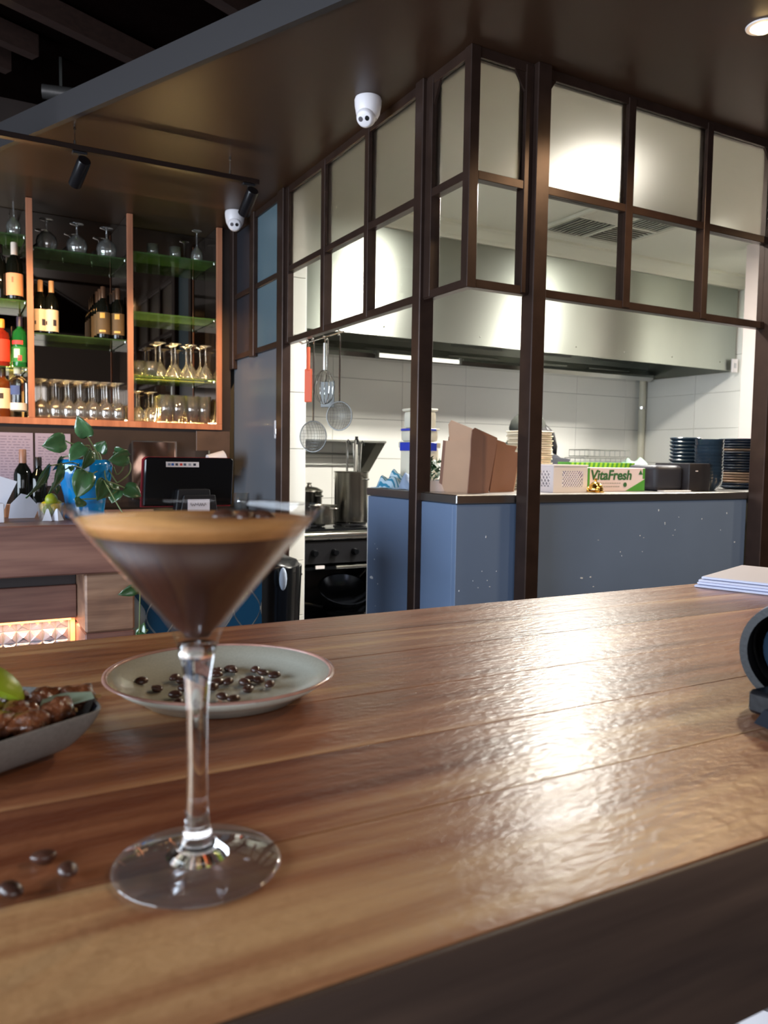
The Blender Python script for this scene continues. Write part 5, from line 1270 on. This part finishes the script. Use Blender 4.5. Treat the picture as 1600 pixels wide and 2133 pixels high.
o = obj('leaf_garnish', G().prism([(-.020, -.004), (.0, -.007), (.015, -.002), (.012, .006), (-.006, .009), (-.020, .006)], 0, .001), mat('pale_leaf', (150, 164, 142), .35), None, loc=(lfp.x, lfp.y, TZ+.0325), rot=(.25, -.1, -.35)); tag(o, 'pale green leaf garnish at the back rim of the dish', 'leaf')

# paper stack at the right
PA, PB = V((1.058, .872)), V((1.150, .62)); u_ = (PB-PA).normalized(); v_ = V((-u_.y, u_.x))
if v_.x < 0: v_ = -v_
for k in range(4):
    z = TZ+.0004+k*.0046
    off = (.0, .004, .001, .006)[k]
    a_ = PA+v_*off+u_*(.003*k); l1 = .27; l2 = .20
    tB = bmesh.new(); n_ = 6
    g = G(); poly = [a_, a_+u_*l1, a_+u_*l1+v_*l2, a_+v_*(l2+.03*math.sin(k))]
    g.prism([(p.x-PA.x, p.y-PA.y) for p in poly], 0, .0038, 'z', .0014)
    o = obj('booklet', g, mat('menu_paper', (204, 206, 226), .6), None, loc=(PA.x, PA.y, z)); tag(o, 'white folded menu in the pile by the right photo edge, %s from the bottom' % ORD[k], 'menu', 'menus in the pile')
# black camera at the right edge
cmk = thing('photo_camera', 'black photo camera with round lens hood at the right photo edge', 'camera', (.95, .42, TZ))
F0 = at(1650, 1367, 'z', TZ+.045)
ax = V((-.97, -.24, 0)).normalized()
fc = V((F0.x, F0.y, max(F0.z, TZ+.044)))-cmk.location
mq = Matrix.Translation(fc) @ (-ax).to_track_quat('Z', 'Y').to_matrix().to_4x4()
rub = mat('camera_rubber', (17, 17, 20), .5, bump=.1, bscale=300)
obj('lens_barrel', G().lathe([(.036, 0), (.0425, 0), (.043, .004), (.043, .03), (.039, .034), (.039, .075), (.036, .08), (.036, .10), (0, .10), (0, .03), (.03, .02)], 48, mq, close=False), rub, cmk, True)
obj('front_element', G().lathe([(0, .012), (.02, .014), (.030, .018)], 32, mq), mat('lens_coating', (40, 60, 80), .05, .3, coat=1), cmk, True)
rg = G()
for k in range(40):
    a_ = k*2*PI/40; rg.box((-.0011, -.0008, .04), (.0011, .0008, .07), 0, mq @ Matrix.Rotation(a_, 4, 'Z') @ Matrix.Translation((0, .0395, 0)))
obj('grip_ribs', rg, black, cmk)
obj('white_mark', G().lathe([(.0432, .008), (.0436, .008), (.0436, .010), (.0432, .010)], 48, mq, close=True), mat('mark_grey', (150, 160, 170), .4), cmk)
bq = mq @ Matrix.Translation((0, 0, .101))
g = G(); g.box((-.06, -.042, 0), (.06, .048, .045), .010, bq, 3); obj('body', g, rub, cmk, True)
g = G(); g.box((-.025, .048, .0), (.025, .066, .04), .007, bq, 2); obj('viewfinder', g, rub, cmk, True)
g = G(); g.box((-.088, -.04, -.02), (-.0705, .045, .04), .008, bq, 2); obj('hand_grip', g, rub, cmk, True)
S0 = at(1572, 1500, 'z', TZ+.004); S1 = at(1585, 1452, 'z', TZ+.02)
q = [S0+V((-.004, -.004, .0)), S0+V((.03, .0, .006)), S0+V((.07, .02, .012)), S0+V((.12, .05, .02))]
g = G(); vs = []; fs = []
for k, p in enumerate([at(1570, 1506, 'z', TZ+.004), at(1592, 1478, 'z', TZ+.016), at(1625, 1470, 'z', TZ+.02), at(1680, 1470, 'z', TZ+.02), at(1740, 1450, 'z', TZ+.03)]):
    p = p-cmk.location; vs += [tuple(p+V((.0, -.0, 0))), tuple(p+V((-.006, -.030, -.004 if k else 0)))]
for k in range(4): fs.append((2*k, 2*k+2, 2*k+3, 2*k+1))
g.faces(vs, fs); o = obj('strap', g, mat('strap_fabric', (20, 24, 34), .9), cmk); md = o.modifiers.new('s', 'SOLIDIFY'); md.thickness = .003; md.offset = 1
g = G(); pk = at(1590, 1462, 'z', TZ+.012)-cmk.location; g.box(pk+V((-.004, -.012, -.011)), pk+V((.03, .012, .008)), .003); obj('strap_buckle', g, black, cmk, True)
